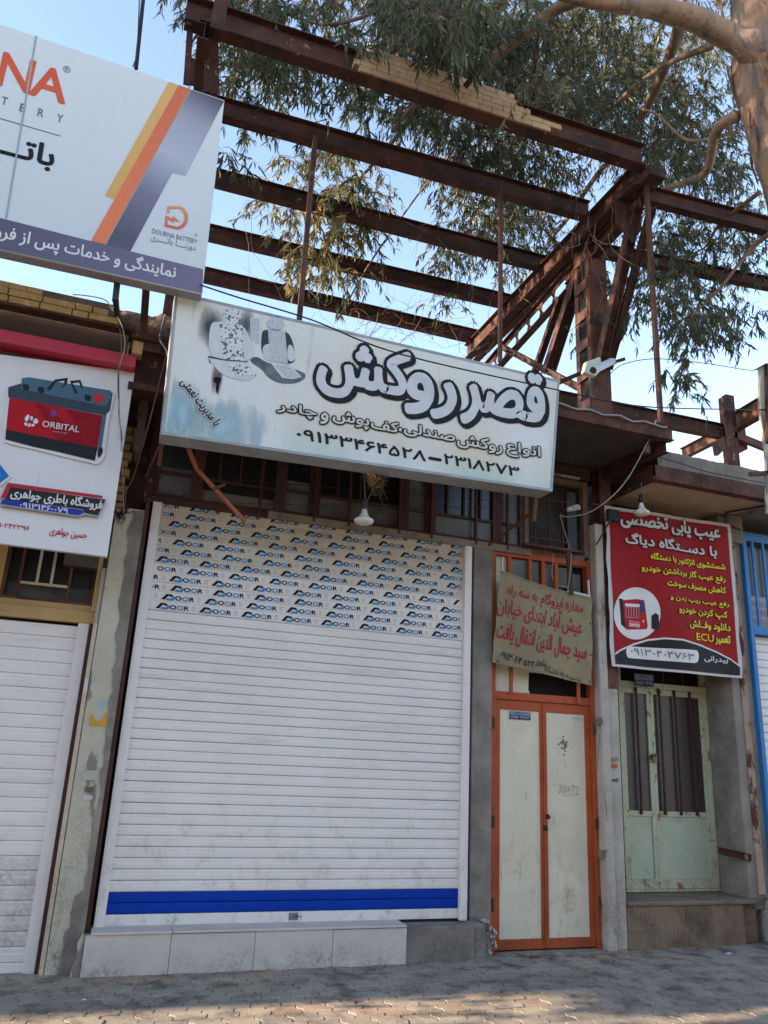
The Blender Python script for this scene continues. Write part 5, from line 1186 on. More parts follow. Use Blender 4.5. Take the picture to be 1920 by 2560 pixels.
# spiral energy saving lamp
cf = thing('spiral_lamp', 'spiral energy saving bulb lying sideways above the cloth banner', 'lamp', tuple(at(*r5(270, 1200), Y=6.3)))
p = at(*r5(250, 1205), Y=6.3); q = at(*r5(410, 1170), Y=6.3); ax = (q - p).normalized()
MB().lathe([(0, 0), (.018, 0), (.024, .02), (.024, .06), (.014, .065), (0, .065)], p, ax, 16).build('base', flat('lamp_beige', (.5, .43, .33)), cf, smooth=True)
a_ = ax.cross(Vector((0, 0, 1))).normalized(); b2_ = ax.cross(a_); H = []
for i in range(70): t = i / 69; H.append(p + ax * (.07 + t * .085) + (a_ * math.cos(t * 22) + b2_ * math.sin(t * 22)) * .024)
MB().tube(H, .0065, 8).build('spiral_tube', flat('lamp_glass_white', (.7, .7, .7), .2), cf, smooth=True)
MB().tube([p + Vector((0, 0, .0)), p + Vector((-.03, 0, -.01)), p + Vector((-.05, .02, -.02))], .012, 8).build('socket', WIREB, cf)
# surveillance camera on its arm
cc = thing('surveillance_camera', 'white surveillance camera with square junction box on an arm right of the long sign', 'camera', tuple(at(1455, 900, Y=5.4)))
YCc = 5.4
MB().tube([at(1398, 958, Y=5.62), at(1460, 930, Y=5.5), at(1562, 897, Y=5.34)], .017, 8).build('arm', RUST, cc)
MB().tube([at(1400, 952, Y=5.55), at(1440, 935, Y=5.5), at(1470, 925, Y=5.42)], .010, 6).build('cable', WIREB, cc)
MB().prism([(lambda q: (q.x, q.z))(at(*c7(*p), Y=YCc)) for p in ((705, 270), (718, 215), (790, 190), (803, 250), (765, 292))], YCc - .0, YCc + .055).build('junction_box', flat('box_cream', (.58, .55, .42)), cc, bevel=.006)
p = at(*c7(848, 215), Y=5.36); q = at(*c7(752, 262), Y=5.12); ax = (q - p).normalized(); Lc = (q - p).length
MB().lathe([(0, 0), (.026, 0), (.033, .008), (.033, Lc - .06), (.036, Lc - .058), (.036, Lc), (.030, Lc), (.030, Lc - .012), (0, Lc - .012)], p, ax, 24).build('body', flat('camera_grey_white', (.50, .50, .50), .35), cc, smooth=False)
MB().lathe([(0, Lc - .011), (.029, Lc - .011), (.029, Lc - .0105)], p, ax, 24).lathe([(0, Lc - .006), (.012, Lc - .006), (.013, Lc - .012)], p, ax, 16).build('lens', flat('lens_black', (.01, .01, .012), .15, .6), cc)
MB().tube([p + Vector((-.01, 0, .0)), at(*c7(860, 205), Y=5.36), at(*c7(868, 230), Y=5.37)], .014, 8).build('mount', flat('mount_white', (.55, .55, .55)), cc, smooth=True)
# insulator
ins = thing('insulator', 'ribbed ceramic insulator under the canopy corner', 'insulator', tuple(at(*c7(1035, 650), Y=5.75)))
p = at(*c7(1030, 690), Y=5.75); MB().lathe([(0, 0), (.03, 0), (.035, .01), (.02, .02), (.034, .03), (.02, .045), (.036, .055), (.022, .07), (.03, .085), (.018, .1), (.02, .12), (0, .13)], p, (.15, 0, 1), 18).build('body', flat('ceramic_brown', (.12, .10, .085), .3), ins, smooth=True)
# bird nest
nb_ = thing('bird_nest', 'straw bird nest hanging under the long sign beside the bulb cord', 'nest', tuple(at(938, 1180, Y=5.7)))
b = MB(); c_ = at(940, 1192, Y=5.7)
for i in range(420):
    t = random.uniform(0, 6.28); ph = random.uniform(-1.3, 1.3); R_ = .075 * random.uniform(.7, 1.1)
    p = c_ + Vector((R_ * math.cos(t) * math.cos(ph), R_ * math.sin(t) * math.cos(ph) * .8, R_ * 1.1 * math.sin(ph))); d = Vector((random.gauss(0, 1), random.gauss(0, 1), random.gauss(-.2, .7))).normalized() * random.uniform(.02, .06)
    b.tube([p - d, p + d * .3 + Vector((random.uniform(-.01, .01), 0, random.uniform(-.01, .01))), p + d], .0014, 3, cap=False)
for i in range(16):
    p = c_ + Vector((random.uniform(-.05, .06), 0, -.06)); q = p + Vector((random.uniform(-.06, .08), random.uniform(-.03, .03), -random.uniform(.04, .17))); b.tube([p, (p + q) / 2 + Vector((.01, 0, 0)), q], .0016, 3, cap=False)
b.build('straw', M('straw', (.20, .14, .075), (.12, .08, .045), 20, 1, 0), nb_, fixn=False)
MB().box(c_.x - .02, c_.x + .45, 5.66, 5.69, c_.z + .065, c_.z + .075).build('stick', CREAMPOST, nb_)
# bent orange rod
rod = thing('bent_rod', 'bent orange steel tube hanging from the long sign over the shutter', 'rod', tuple(at(*o6(370, 100), Y=5.6)))
OT_ = M('orange_rust_tube', (.36, .10, .045), (.25, .07, .035), 6, .6, .2, stains=(((.12, .05, .03), 6, .58, .66),))
pts = [at(*o6(370, 60), Y=5.62), at(*o6(515, 440), Y=5.85), at(*o6(700, 640), Y=5.9), at(*o6(1000, 965), Y=6.0)]
for i in range(3): MB().bar(pts[i], pts[i + 1], .028, .028, up=(0, 1, 0)).build('tube', OT_, rod, bevel=.002)
MB().tube([at(*o6(690, 640), Y=5.87), at(*o6(795, 598), Y=5.8)], .013, 8).build('stub', RUST2, rod)
hb = thing('steel_bar', 'thin brown steel flat hanging below the left corner of the long sign', 'bar', tuple(at(*o6(185, 80), Y=5.63)))
MB().bar(at(*o6(195, 60), Y=5.63), at(*o6(148, 410), Y=5.8), .03, .02, up=(0, 1, 0)).build('flat_bar', RUST2, hb)
MB().bar(at(*o6(20, 520), Y=6.0), at(*o6(150, 215), Y=5.8), .012, .012, up=(0, 1, 0)).build('thin_bar', RUST2, hb)
hb2 = thing('wooden_stick', 'splintered wooden stick hanging under the right end of the long sign', 'stick', tuple(at(*c6(1405, 1090), Y=5.8)))
MB().bar(at(*c6(1410, 1080), Y=5.75), at(*c6(1395, 1265), Y=5.9), .035, .02, up=(0, 1, 0)).build('stick', M('brown_wood', (.18, .11, .07), (.1, .06, .04), 9, .9, .3), hb2)
MB().bar(at(*c6(1390, 1205), Y=5.9), at(*c6(1110, 1415), Y=6.5), .018, .018).build('brace_rod', RUST2, hb2)
# wires
def wire(label, pts, r=.004, mat=WIREB): cable(label, [at(x, y, Y=Y) for x, y, Y in pts], r, mat)
wire('black cable strung across the face of the long sign to the right edge', [(500, 712, 5.28), (600, 745, 5.25), (780, 800, 5.2), (1000, 885, 5.2), (1390, 974, 5.3), (1560, 1010, 5.4), (1700, 1021, 5.5), (1930, 1024, 5.6)], .006)
wire('thin dark wire crossing the sky behind the camera to the right sign', [(1525, 935, 5.6), (1560, 910, 5.5), (1640, 897, 5.4), (1760, 908, 5.3), (1870, 925, 5.4), (1897, 923, 5.5)], .004)
wire('pale cable sagging from the canopy corner to the spiral bulb', [(1641, 1050, 5.65), (1622, 1100, 5.7), (1570, 1195, 5.9), (1520, 1250, 6.0), (1470, 1282, 6.15), (1420, 1292, 6.3), (1400, 1287, 6.33)], .006, WIREW)
wire('thin wire running in front of the dark glazed windows', [(370, 1240, 6.0), (600, 1258, 6.0), (900, 1265, 6.1), (1200, 1270, 6.2), (1420, 1284, 6.3), (1560, 1292, 6.3), (1920, 1345, 6.3)], .0025)
wire('second thin wire just above the first before the glazed windows', [(420, 1185, 6.0), (700, 1208, 6.0), (1000, 1232, 6.1), (1250, 1255, 6.2), (1400, 1280, 6.3)], .0025)
wire('cord hanging from the spiral bulb to the wooden batten', [(1400, 1288, 6.32), (1412, 1330, 6.35), (1425, 1372, 6.42)], .0035, WIREW)
wire('black cable drooping over the right concrete slab', [(1645, 1142, 5.8), (1700, 1158, 5.8), (1770, 1180, 5.8), (1850, 1196, 5.8), (1930, 1212, 5.8)], .0045)
wire('dark cable from the black junction box down to the rusty post', [(1532, 1290, 6.4), (1515, 1320, 6.42), (1498, 1350, 6.45), (1490, 1362, 6.48)], .008)
jb = thing('junction_box', 'small dark junction box with wires over the banner corner', 'junction box', tuple(at(1530, 1290, Y=6.42)))
a, c = at(1518, 1272, Y=6.42), at(1548, 1305, Y=6.42)
MB().box(a.x, c.x, 6.40, 6.45, c.z, a.z).build('box', flat('dark_plastic', (.03, .035, .035)), jb, bevel=.004)
b = MB()
for i in range(10):
    p = at(1518, 1278 + i * 3, Y=6.41); b.tube([p, p + Vector((-.05, -.02, random.uniform(-.03, .03))), p + Vector((-.03 - random.random() * .06, -.01, -.03 + random.uniform(-.05, .05)))], .003, 5)
b.build('loose_wires', WIREB, jb)
# posters and torn papers on the pillar
def paper(label, pts, mat, Y=6.4985):
    P = [at(*b1(*p), Y=Y) for p in pts]; tag(MB().prism([(p.x, p.z) for p in P], Y - .003, Y - .0015).build('torn_poster', mat), label, 'poster')
paper('torn yellow poster stuck on the peeling pillar', [(705, 1628), (715, 1545), (735, 1525), (740, 1560), (760, 1595), (800, 1580), (840, 1520), (850, 1600), (838, 1630)], flat('poster_yellow', (.55, .30, .03)))
paper('small pale blue paper scrap high on the peeling pillar', [(775, 1440), (800, 1412), (830, 1430), (820, 1475), (790, 1478)], flat('poster_blue', (.30, .42, .52)))
paper('brown square poster remnant low on the peeling pillar', [(670, 2105), (745, 2108), (740, 2150), (715, 2160), (668, 2150)], flat('poster_brown', (.15, .11, .08)))
paper('white torn paper over a brown patch lower on the pillar', [(655, 2172), (735, 2180), (722, 2212), (655, 2210)], flat('poster_white', (.5, .49, .47)))
paper('faint pale square paper midway down the pillar', [(650, 1985), (765, 1975), (760, 2050), (648, 2060)], flat('poster_grey', (.43, .41, .36)))
tape = at(*b1(660, 1480), Y=6.495)
tag(MB().box(-.104, -.076, 6.4975, 6.4995, 1.93, 2.03).build('paper_strip', flat('strip_white', (.55, .53, .5))), 'white paper strip on the cream door post', 'poster')
# litter on the pavement
def leaf_on_ground(px, py, label, col, L_=.06, w_=.008, a=0., nm='fallen_leaf', cat='leaf', h=.003):
    p = at(px, py, Z=.012); b = MB(); ca, sa = math.cos(a), math.sin(a)
    pts = [(-L_ / 2, 0, 0), (-L_ / 6, w_, h), (L_ / 4, w_ * .8, h * 1.5), (L_ / 2, 0, 0), (L_ / 4, -w_, h * .5), (-L_ / 6, -w_, 0)]
    b.add([(p.x + x * ca - y * sa, p.y + x * sa + y * ca, .011 + zz) for x, y, zz in pts], [tuple(range(6))])
    o = b.build(nm, flat(nm + '_colour', col)); s_ = o.modifiers.new('s', 'SOLIDIFY'); s_.thickness = .001; tag(o, label, cat)
leaf_on_ground(443, 2438, 'dry yellow leaf lying by the second stone tile', (.40, .31, .14), .09, .008, .3)
leaf_on_ground(471, 2434, 'small dry leaf right of the yellow one by the tiles', (.36, .27, .13), .05, .007, .1)
leaf_on_ground(415, 2488, 'curled brown leaf on the pavers below the tiles', (.38, .27, .13), .07, .010, .6)
leaf_on_ground(527, 2471, 'pale dry leaf on the reddish pavers at lower middle', (.36, .28, .15), .05, .006, 1.2)
leaf_on_ground(918, 2504, 'pale thin leaf on the pavers below the plinth end', (.40, .33, .22), .06, .006, .2)
leaf_on_ground(1145, 2420, 'orange scrap by the cement footing', (.48, .20, .06), .07, .008, .4)
leaf_on_ground(1335, 2390, 'flat dark leaf in front of the orange door', (.16, .11, .08), .16, .02, .1)
leaf_on_ground(209, 2500, 'white cigarette end on the left pavers', (.62, .6, .57), .035, .004, -.3, 'cigarette_end', 'litter', .006)
leaf_on_ground(1822, 2385, 'crushed pale plastic scrap before the stone step', (.5, .5, .52), .09, .012, .0, 'plastic_scrap', 'litter', .008)
b = MB()
for i in range(260):
    X_ = random.uniform(.2, 4.6); Y_ = 6.40 - abs(random.gauss(0, .05)) + (.18 if X_ > 3.45 else 0); s = random.uniform(.003, .010)
    b.add([(X_ + s * math.cos(k * 1.57 + i) * random.uniform(.5, 1.3), Y_ + s * math.sin(k * 1.57 + i), .008 + (s * .5 if k % 2 else 0)) for k in range(4)], [(0, 1, 2, 3)])
tag(b.build('debris', M('debris_grit', (.30, .26, .2), (.2, .16, .12), 30, 1, 0), fixn=False), 'grit and crumbs of plaster along the foot of the shopfronts', 'debris', kind='stuff')

# ================================================================== trees
def attr_mat(name, stops, trans=.35):
    m = bpy.data.materials.new(name); m.use_nodes = True; t = m.node_tree; N = t.nodes; L = t.links; b = N['Principled BSDF']
    a = N.new('ShaderNodeAttribute'); a.attribute_name = 'tint'; r = N.new('ShaderNodeValToRGB'); L.new(a.outputs['Fac'], r.inputs[0])
    while len(r.color_ramp.elements) < len(stops): r.color_ramp.elements.new(.5)
    for e, (p, c) in zip(r.color_ramp.elements, stops): e.position = p; e.color = (*c, 1)
    L.new(r.outputs[0], b.inputs['Base Color']); b.inputs['Roughness'].default_value = .45; b.inputs['Specular IOR Level'].default_value = .4
    tr = N.new('ShaderNodeBsdfTranslucent'); L.new(r.outputs[0], tr.inputs['Color']); mx = N.new('ShaderNodeMixShader'); mx.inputs[0].default_value = trans
    L.new(b.outputs[0], mx.inputs[1]); L.new(tr.outputs[0], mx.inputs[2]); L.new(mx.outputs[0], N['Material Output'].inputs[0]); return m
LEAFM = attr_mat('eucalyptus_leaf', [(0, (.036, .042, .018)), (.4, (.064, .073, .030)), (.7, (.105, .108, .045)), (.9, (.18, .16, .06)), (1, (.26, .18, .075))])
BARK = M('eucalyptus_bark', (.30, .19, .12), (.19, .14, .11), 4, .85, .9, 14, sc3=(2, 2, .22), stains=(((.13, .10, .09), 2.4, .52, .57, (2.2, 2.2, .3)), ((.27, .155, .095), 3.5, .53, .58, (3, 3, .2)), ((.06, .035, .025), 5, .64, .67, (3, 3, .2)), ((.38, .30, .22), 5, .64, .68, (1.5, 1.5, .3))))
BARKB = M('brown_branch_bark', (.13, .085, .055), (.19, .13, .09), 8, .9, .4, 40)
TWIGM = M('twig_bark', (.16, .09, .06), (.22, .13, .09), 9, .9, 0)
class Leaves:
    def __init__(s): s.B = []; s.D = []; s.L = []; s.W = []; s.T = []
    def add(s, p, d, L_, W_, t): s.B.append(p); s.D.append(d); s.L.append(L_); s.W.append(W_); s.T.append(t)
    def mesh(s, mat):
        B = np.array(s.B); D = np.array(s.D); D /= np.linalg.norm(D, axis=1)[:, None]; L_ = np.array(s.L)[:, None]; W_ = np.array(s.W)[:, None]; n = len(B)
        rn = rng.normal(size=(n, 3)); S_ = np.cross(D, rn); S_ /= np.linalg.norm(S_, axis=1)[:, None]; Nn = np.cross(S_, D)
        cv = rng.normal(0, .12, (n, 1)) * L_
        V = np.stack([B, B + D * L_ * .35 + S_ * W_ + Nn * cv * .5, B + D * L_ * .35 - S_ * W_ + Nn * cv * .5,
                      B + D * L_ * .7 + S_ * W_ * .7 + Nn * cv, B + D * L_ * .7 - S_ * W_ * .7 + Nn * cv, B + D * L_ + Nn * cv * .6], 1).reshape(-1, 3)
        me = bpy.data.meshes.new('crown'); me.vertices.add(n * 6); me.vertices.foreach_set('co', V.ravel())
        loops = np.array([0, 2, 1, 1, 2, 4, 3, 3, 4, 5])[None] + np.arange(n)[:, None] * 6
        me.loops.add(n * 10); me.loops.foreach_set('vertex_index', loops.ravel().astype(np.int32))
        me.polygons.add(n * 3); st = (np.array([0, 3, 7])[None] + np.arange(n)[:, None] * 10).ravel(); me.polygons.foreach_set('loop_start', st.astype(np.int32))
        me.update(calc_edges=True); me.validate()
        at_ = me.attributes.new('tint', 'FLOAT', 'FACE'); at_.data.foreach_set('value', np.repeat(np.clip(np.array(s.T), 0, 1), 3).astype(np.float32))
        me.materials.append(mat); return me
LV = Leaves(); TW = MB()
def spray(o, heading, reach, drop, nl, tint, thick=.0035):
    """a drooping eucalyptus twig hung with long leaves"""
    P = [Vector(o)]; d = Vector((math.cos(heading), math.sin(heading), random.uniform(.0, .5))); n = 7
    for i in range(n):
        t = (i + 1) / n; d = (d + Vector((random.gauss(0, .18), random.gauss(0, .18), -.38 * drop * (.4 + t)))).normalized(); P.append(P[-1] + d * reach / n)
    TW.tube(P, [thick * (1 - .8 * i / n) for i in range(n + 1)], 3, cap=False)
    for k in range(nl):
        t = random.uniform(.12, 1) * n; i = min(int(t), n - 1); p = P[i].lerp(P[i + 1], t - i)
        dd = (P[i + 1] - P[i]).normalized() * .45 + Vector((random.gauss(0, .42), random.gauss(0, .42), -.75 + random.gauss(0, .28)))
        LV.add(p, dd, random.uniform(.085, .165), random.uniform(.0075, .012), tint + random.gauss(0, .16))
tr = thing('eucalyptus_tree', 'large eucalyptus with peeling tan bark and drooping leaves over the steel frame', 'tree', (6.25, 4.5, 0))
def wobtube(pts, r0, mat, name, seg=6, n=20, amp=.06, parent=tr, lab=None):
    P = [Vector(p) for p in pts]; Q = []; R = []
    for i in range(len(P) - 1):
        p0 = P[max(i - 1, 0)]; p1 = P[i]; p2 = P[i + 1]; p3 = P[min(i + 2, len(P) - 1)]
        for j in range(seg):
            t = j / seg; Q.append(.5 * ((2 * p1) + (p2 - p0) * t + (2 * p0 - 5 * p1 + 4 * p2 - p3) * t * t + (3 * p1 - p0 - 3 * p2 + p3) * t ** 3)); R.append(r0[i] * (1 - t) + r0[i + 1] * t)
    Q.append(P[-1]); R.append(r0[-1]); b = MB(); b.tube(Q, R, n)
    c_ = Q
    for idx in range(len(b.v)):
        k = idx // n; a = idx % n; q = Q[min(k, len(Q) - 1)]; v = Vector(b.v[idx]); f = 1 + amp * math.sin(a * 2 * math.pi / n * 2 + k * .35) + amp * .6 * math.sin(a * 2 * math.pi / n * 5 + k * .8)
        b.v[idx] = tuple(q + (v - q) * f)
    b.build(name, mat, parent, lab, smooth=True); return Q
YT = 4.5
def tp(px, py, Y): return at(px, py, Y=Y)
fork = tp(1905, 100, YT)
wobtube([(6.6, YT, -.05), (6.45, YT, 1.0), (6.1, YT, 3.5), (5.72, YT, 5.6), tp(2005, 520, YT), tp(1950, 330, YT), tp(1925, 190, YT), tp(1900, 60, YT), tp(1880, -120, YT), tp(1850, -500, YT)], [.52, .42, .36, .30, .29, .29, .33, .28, .22, .15], BARK, 'trunk', n=26)
strip_ = MB()
for i in range(70):
    k = random.uniform(6.0, 9.6); a = random.uniform(math.pi * .55, math.pi * 1.75); L_ = random.uniform(.15, .55); w_ = random.uniform(.012, .04)
    x0 = 5.72 - (k - 5.6) * .17 * 1.02; P = []
    for j in range(5):
        zz = k - L_ * j / 4; cx0 = 5.72 - (zz - 5.6) * .172; r_ = .31 + .012 * math.sin(j + i) + (.03 * (j / 4) ** 2 if i % 3 == 0 else 0); aa = a + .06 * math.sin(j * 1.2 + i)
        for sgn in (-1, 1): P.append((cx0 + r_ * math.cos(aa + sgn * w_ / r_ * (1 - .5 * (j / 4))), YT + r_ * math.sin(aa + sgn * w_ / r_ * (1 - .5 * (j / 4))), zz))
    strip_.add(P, [(2 * j, 2 * j + 1, 2 * j + 3, 2 * j + 2) for j in range(4)])
tag(strip_.build('peeling_bark', M('peeling_bark', (.24, .13, .075), (.13, .085, .06), 6, .9, .5), tr, fixn=False), kind='stuff')
branches = [
    ([tp(1960, 190, YT - .12), tp(1900, 130, YT - .12), tp(1830, 95, YT), tp(1740, 50, YT), tp(1640, 22, YT), tp(1540, 8, YT), tp(1430, -15, 4.6), tp(1250, -80, 4.8)], [.19, .17, .13, .105, .095, .085, .075, .05], BARK),
    ([tp(1705, 40, 4.7), tp(1690, 100, 5.2), tp(1660, 175, 5.6), tp(1610, 280, 6.2), tp(1560, 360, 6.8), tp(1490, 440, 7.4), tp(1420, 545, 8.0), tp(1370, 605, 8.4)], [.07, .065, .06, .05, .045, .035, .025, .015], BARKB),
    ([tp(1440, 0, 4.8), tp(1370, 35, 5.0), tp(1280, 110, 5.2), tp(1200, 165, 5.4), tp(1130, 190, 5.7), tp(1040, 260, 6.2), tp(980, 330, 6.6)], [.06, .055, .05, .045, .04, .03, .02], BARKB),
    ([tp(1840, 290, 4.7), tp(1790, 330, 5.0), tp(1765, 430, 5.4), tp(1700, 460, 5.8), tp(1640, 478, 6.2)], [.06, .05, .045, .03, .02], BARK),
    ([tp(1780, 115, 4.8), tp(1690, 150, 5.2), tp(1620, 190, 5.6), tp(1560, 240, 6.0), tp(1500, 300, 6.4)], [.035, .03, .028, .022, .015], BARKB),
    ([tp(1350, 60, 5.2), tp(1338, 130, 5.5), tp(1335, 200, 5.8), tp(1300, 320, 6.4), tp(1240, 420, 7)], [.028, .026, .022, .018, .01], BARKB),
    ([tp(1120, 190, 5.8), tp(1085, 240, 6.2), tp(1025, 290, 6.6), tp(985, 350, 7), tp(900, 445, 7.6), tp(840, 500, 8)], [.035, .032, .028, .024, .016, .008], BARKB),
    ([tp(1180, 270, 7), tp(1130, 380, 7.3), tp(1050, 480, 7.6), tp(930, 650, 8), tp(845, 800, 8.4)], [.012, .012, .012, .011, .008], TWIGM),
    ([tp(1000, 120, 5.6), tp(900, 150, 5.9), tp(800, 155, 6.2), tp(720, 175, 6.6), tp(660, 200, 7)], [.025, .02, .018, .012, .008], BARKB),
    ([tp(1100, 30, 5.2), tp(980, 10, 5.4), tp(900, 45, 5.8), tp(800, 60, 6), tp(680, 20, 6.2)], [.03, .028, .02, .015, .01], BARKB),
    ([tp(1840, 330, 4.8), tp(1720, 350, 5.4), tp(1640, 285, 5.6), tp(1580, 270, 6)], [.018, .016, .012, .008], BARK),
    ([tp(1960, 560, 5.2), tp(1880, 620, 5.6), tp(1800, 720, 5.8), tp(1730, 790, 6.0)], [.03, .025, .015, .008], TWIGM),
    ([tp(1900, 480, 5.2), tp(1800, 560, 5.8), tp(1760, 620, 6.2), tp(1680, 650, 6.6)], [.025, .018, .012, .006], TWIGM),
]
for P, R, mt in branches: wobtube(P, R, mt, 'branch', n=12, amp=.09)
# foliage masses: (pixel ellipse the mass fills, depth range, sprays, leaf tint)
masses = [
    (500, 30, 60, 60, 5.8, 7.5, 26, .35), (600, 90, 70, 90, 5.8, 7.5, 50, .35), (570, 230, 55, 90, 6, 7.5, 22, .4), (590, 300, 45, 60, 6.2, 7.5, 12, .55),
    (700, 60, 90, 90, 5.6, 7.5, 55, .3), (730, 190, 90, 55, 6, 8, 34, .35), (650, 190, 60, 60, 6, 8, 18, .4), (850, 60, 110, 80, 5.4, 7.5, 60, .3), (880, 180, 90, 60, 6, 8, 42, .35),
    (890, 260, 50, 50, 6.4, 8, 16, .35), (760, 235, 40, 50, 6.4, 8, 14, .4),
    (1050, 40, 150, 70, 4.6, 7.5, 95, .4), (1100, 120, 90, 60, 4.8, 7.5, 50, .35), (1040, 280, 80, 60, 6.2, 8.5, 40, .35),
    (860, 400, 70, 35, 7, 8.5, 26, .4), (750, 450, 40, 28, 7, 8.5, 12, .7), (870, 480, 80, 45, 7, 8.5, 34, .65), (700, 530, 50, 35, 7, 8.5, 16, .75), (810, 560, 95, 45, 7, 8.5, 36, .8), (900, 590, 60, 40, 7, 8.5, 20, .65), (790, 650, 70, 45, 7, 8.5, 20, .7), (720, 690, 35, 25, 7.2, 8.5, 6, .8), (860, 700, 60, 25, 7.2, 8.5, 12, .5),  # high tints paint sunlit yellow into the leaf colour of these clusters
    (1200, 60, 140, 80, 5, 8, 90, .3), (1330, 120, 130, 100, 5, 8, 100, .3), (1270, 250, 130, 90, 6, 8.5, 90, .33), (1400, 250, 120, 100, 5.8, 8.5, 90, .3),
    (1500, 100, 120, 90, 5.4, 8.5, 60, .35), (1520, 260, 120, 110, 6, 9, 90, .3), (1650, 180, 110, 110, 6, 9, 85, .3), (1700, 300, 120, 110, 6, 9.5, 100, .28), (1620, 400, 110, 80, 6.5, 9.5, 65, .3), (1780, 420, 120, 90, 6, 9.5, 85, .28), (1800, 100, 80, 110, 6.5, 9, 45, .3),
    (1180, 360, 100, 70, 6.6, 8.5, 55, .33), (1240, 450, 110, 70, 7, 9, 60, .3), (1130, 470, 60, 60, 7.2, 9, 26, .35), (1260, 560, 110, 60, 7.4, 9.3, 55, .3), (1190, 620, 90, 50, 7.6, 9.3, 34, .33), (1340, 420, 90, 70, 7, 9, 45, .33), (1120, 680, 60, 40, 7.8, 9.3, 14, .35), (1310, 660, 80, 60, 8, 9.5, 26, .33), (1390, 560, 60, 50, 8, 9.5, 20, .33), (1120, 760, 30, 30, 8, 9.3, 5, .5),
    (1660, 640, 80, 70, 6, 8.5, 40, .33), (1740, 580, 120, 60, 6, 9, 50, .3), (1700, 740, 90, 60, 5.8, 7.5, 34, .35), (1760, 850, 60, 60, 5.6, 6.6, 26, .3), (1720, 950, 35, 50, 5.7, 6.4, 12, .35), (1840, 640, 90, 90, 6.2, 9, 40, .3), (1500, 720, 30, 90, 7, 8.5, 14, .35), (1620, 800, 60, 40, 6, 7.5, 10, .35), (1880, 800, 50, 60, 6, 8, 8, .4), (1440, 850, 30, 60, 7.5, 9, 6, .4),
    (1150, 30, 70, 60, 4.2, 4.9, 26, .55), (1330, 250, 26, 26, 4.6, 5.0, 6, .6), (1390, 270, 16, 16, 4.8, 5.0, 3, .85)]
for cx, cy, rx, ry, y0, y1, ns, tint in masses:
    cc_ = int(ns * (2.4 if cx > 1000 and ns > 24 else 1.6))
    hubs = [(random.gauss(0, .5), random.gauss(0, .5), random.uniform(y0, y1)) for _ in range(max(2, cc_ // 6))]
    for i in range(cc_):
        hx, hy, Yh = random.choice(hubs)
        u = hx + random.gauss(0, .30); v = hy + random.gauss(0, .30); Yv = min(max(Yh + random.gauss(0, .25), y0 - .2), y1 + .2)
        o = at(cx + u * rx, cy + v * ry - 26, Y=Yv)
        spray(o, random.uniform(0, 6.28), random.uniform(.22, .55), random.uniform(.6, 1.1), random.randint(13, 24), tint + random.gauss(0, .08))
# crown that goes on above and beside the picture
for i in range(520):
    th = random.uniform(0, 6.28); R_ = abs(random.gauss(0, 1)) * 2.2
    p = Vector((4.2 + R_ * math.cos(th) * 1.2, 5.2 + R_ * math.sin(th) * .9, random.uniform(9.6, 13)))
    if (p.z < 10.4 and p.y > 6.2): continue
    spray(p, random.uniform(0, 6.28), random.uniform(.3, .7), .8, random.randint(14, 24), .35)
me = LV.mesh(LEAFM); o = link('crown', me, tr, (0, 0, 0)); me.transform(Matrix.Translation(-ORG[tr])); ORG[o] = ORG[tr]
# dry bare twigs, among them the tangle above the long sign and the strings hanging before the column
def bare(p, d, L_, r=.003, n=7, wob=.35, sag=0.):
    P = [Vector(p)]; d = Vector(d).normalized()
    for i in range(n): d = (d + Vector((random.gauss(0, wob), random.gauss(0, wob), random.gauss(0, wob) - sag))).normalized(); P.append(P[-1] + d * L_ / n)
    TW.tube(P, [r * (1 - .6 * i / n) for i in range(n + 1)], 3, cap=False); return P
for i in range(46):
    p = at(random.uniform(860, 1230), random.uniform(770, 900), Y=random.uniform(6.5, 8.5)); P = bare(p, (random.gauss(0, 1), random.gauss(0, .4), random.gauss(.3, .7)), random.uniform(.3, .9), .0035)
    if i % 3 == 0: bare(P[3], (random.gauss(0, 1), 0, random.gauss(0, 1)), .3, .002)
for i in range(16):
    p = at(random.uniform(1420, 1530), random.uniform(380, 640), Y=random.uniform(5.5, 6.1)); bare(p, (random.gauss(0, .2), 0, -1), random.uniform(.6, 1.5), .0035, 10, .28, .12)
for i in range(60):
    p = at(random.uniform(600, 1900), random.uniform(250, 800), Y=random.uniform(6.4, 8.5)); bare(p, (random.gauss(-.3, .6), random.gauss(0, .3), -.8), random.uniform(.5, 1.3), .003, 9, .25, .05)
TW.build('twigs', TWIGM, tr, fixn=False)
# street trees along the kerb to the left, outside the picture; they shade the shopfronts
def street_tree(x, y, h, r, n, label, cz=.62, rz=.36):
    t_ = thing('street_tree', label, 'tree', (x, y, 0)); b = MB(); P = [(x, y, -.05), (x + .05, y, h * .25), (x - .05, y + .05, h * .45), (x, y, h * .75)]; b.tube(P, [.16, .12, .10, .04], 10)
    for i in range(9):
        a = random.uniform(0, 6.28); p = Vector((x, y, h * random.uniform(.32, .6))); b.tube([p, p + Vector((math.cos(a) * r * .4, math.sin(a) * r * .4, r * .3)), p + Vector((math.cos(a) * r * .75, math.sin(a) * r * .75, r * .5))], [.05, .03, .012], 6)
    b.build('trunk', BARKB, t_, smooth=True); lv = Leaves(); c = Vector((x, y, h * cz))
    for i in range(n):
        u = Vector((random.gauss(0, 1), random.gauss(0, 1), random.gauss(0, 1))).normalized() * (random.random() ** .4); p = c + Vector((u.x * r, u.y * r, u.z * h * rz))
        lv.add(p, Vector((random.gauss(0, 1), random.gauss(0, 1), random.gauss(-.3, 1))), random.uniform(.12, .2), random.uniform(.03, .045), random.gauss(.4, .15))
    o = link('crown', lv.mesh(LEAFM), t_, (0, 0, 0)); o.data.transform(Matrix.Translation(-ORG[t_]))
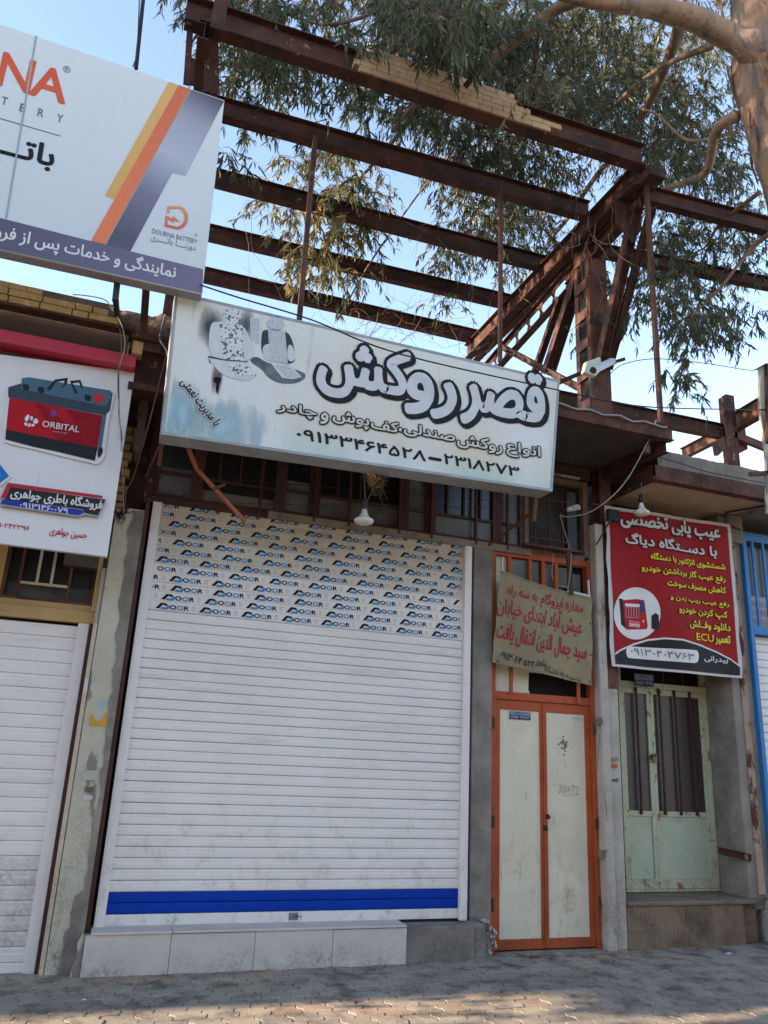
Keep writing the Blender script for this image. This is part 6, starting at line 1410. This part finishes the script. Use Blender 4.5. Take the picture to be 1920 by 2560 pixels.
street_tree(-4.4, 4.9, 6.0, 1.8, 1200, 'round leafy tree added out of view at the left kerb to dapple the sunlight')  # unseen tree added so its thin crown breaks the sun into patches
street_tree(-9.0, 2.2, 6.4, 2.0, 9000, 'second leafy street tree farther left along the kerb')
street_tree(-7.0, 4.7, 13.5, 2.7, 16000, 'tall leafy tree added out of view at left to shade the trunk and beams', .72, .27)  # unseen tree added to keep low sun off the trunk and beams
lb2 = thing('shop_building', 'plain plastered building added out of view farther left to block the low sun', 'building', (-9, 7, 0))  # unseen block added to keep low sun off the shopfronts
MB().box(-16, -4.6, 6.2, 12, 0, 5.2).build('wall', CREAMP, lb2)
MB().box(-16, -4.55, 5.6, 6.25, 5.2, 5.35).build('cornice', CEMENT, lb2)
MB().box(-4.5, 4.66, 7.001, 12, 0, 4.4).box(4.6605, 8.6, 7.201, 12, 0, 4.4).box(4.55, 4.9, 6.92, 7.0, 2.4, 4.55).build('rear_body', CEMENT, mb_)

# the other side of the street, behind the camera
ob = thing('opposite_building', 'row of plastered two storey shops across the street', 'building', (0, -14, 0))
WALLO = M('sand_plaster', (.58, .46, .34), (.50, .39, .28), 2, .9, .3)
MB().box(-26, 24, -22, -14, -.13, 8.2).build('wall', WALLO, ob)
for i in range(12):
    x = -24 + i * 4; MB().box(x, x + 3, -13.99, -13.9, -.1, 2.8).build('shutter', WHITEOLD, ob); MB().box(x + .5, x + 2.4, -13.99, -13.93, 4.2, 5.8).build('window', GLASSD, ob)
for i, (x, y) in enumerate(((-9, -10.5), (-2.5, -10.2), (4, -10.6), (11, -10.4))):
    street_tree(x, y, 8.0, 2.6, 5000, ['broad street tree across the road, far left', 'broad street tree across the road behind the camera', 'broad street tree across the road, right', 'broad street tree across the road, far right'][i])

b = MB()
for i in range(90):
    X_ = random.uniform(-.2, 5.0); Y_ = 6.45 - abs(random.gauss(0, .28)); a = random.uniform(0, 3.1); L_ = random.uniform(.02, .05); w_ = random.uniform(.002, .005)
    ca, sa = math.cos(a), math.sin(a)
    b.add([(X_ + x * ca - y * sa, Y_ + x * sa + y * ca, .012 + z_) for x, y, z_ in ((-L_, 0, 0), (0, w_, .004), (L_, 0, .001), (0, -w_, 0))], [(0, 1, 2, 3)])
tag(b.build('leaf_litter', M('dry_leaf_litter', (.26, .19, .10), (.12, .085, .05), 9, 1, 0), fixn=False), 'tiny dry leaves and twigs scattered over the pavement', 'leaf litter', kind='stuff')

GROUPS = {'roller_shutter': 'roller shutters of the shops', 'shop_building': 'row of shop buildings', 'hanging_lamp': 'spotlight bulbs hanging before the shops', 'number_plate': 'house number plates',
          'cable': 'cables strung over the shopfronts', 'sign_post': 'posts under the upper signboard', 'double_door': 'double metal doors', 'street_tree': 'street trees outside the frame',
          'torn_poster': 'paper scraps on the peeling pillar', 'fallen_leaf': 'dry leaves on the pavement', 'shop_sign': 'shop signs on the facade'}
for o in sc.objects:
    if o.parent is None and 'category' in o:
        base_ = o.name.split('.')[0]
        if base_ in GROUPS: o['group'] = GROUPS[base_]

for o in sc.objects:
    if o.name.split('.')[0] == 'slat': o.rotation_euler[1] = random.uniform(-.0007, .0007)
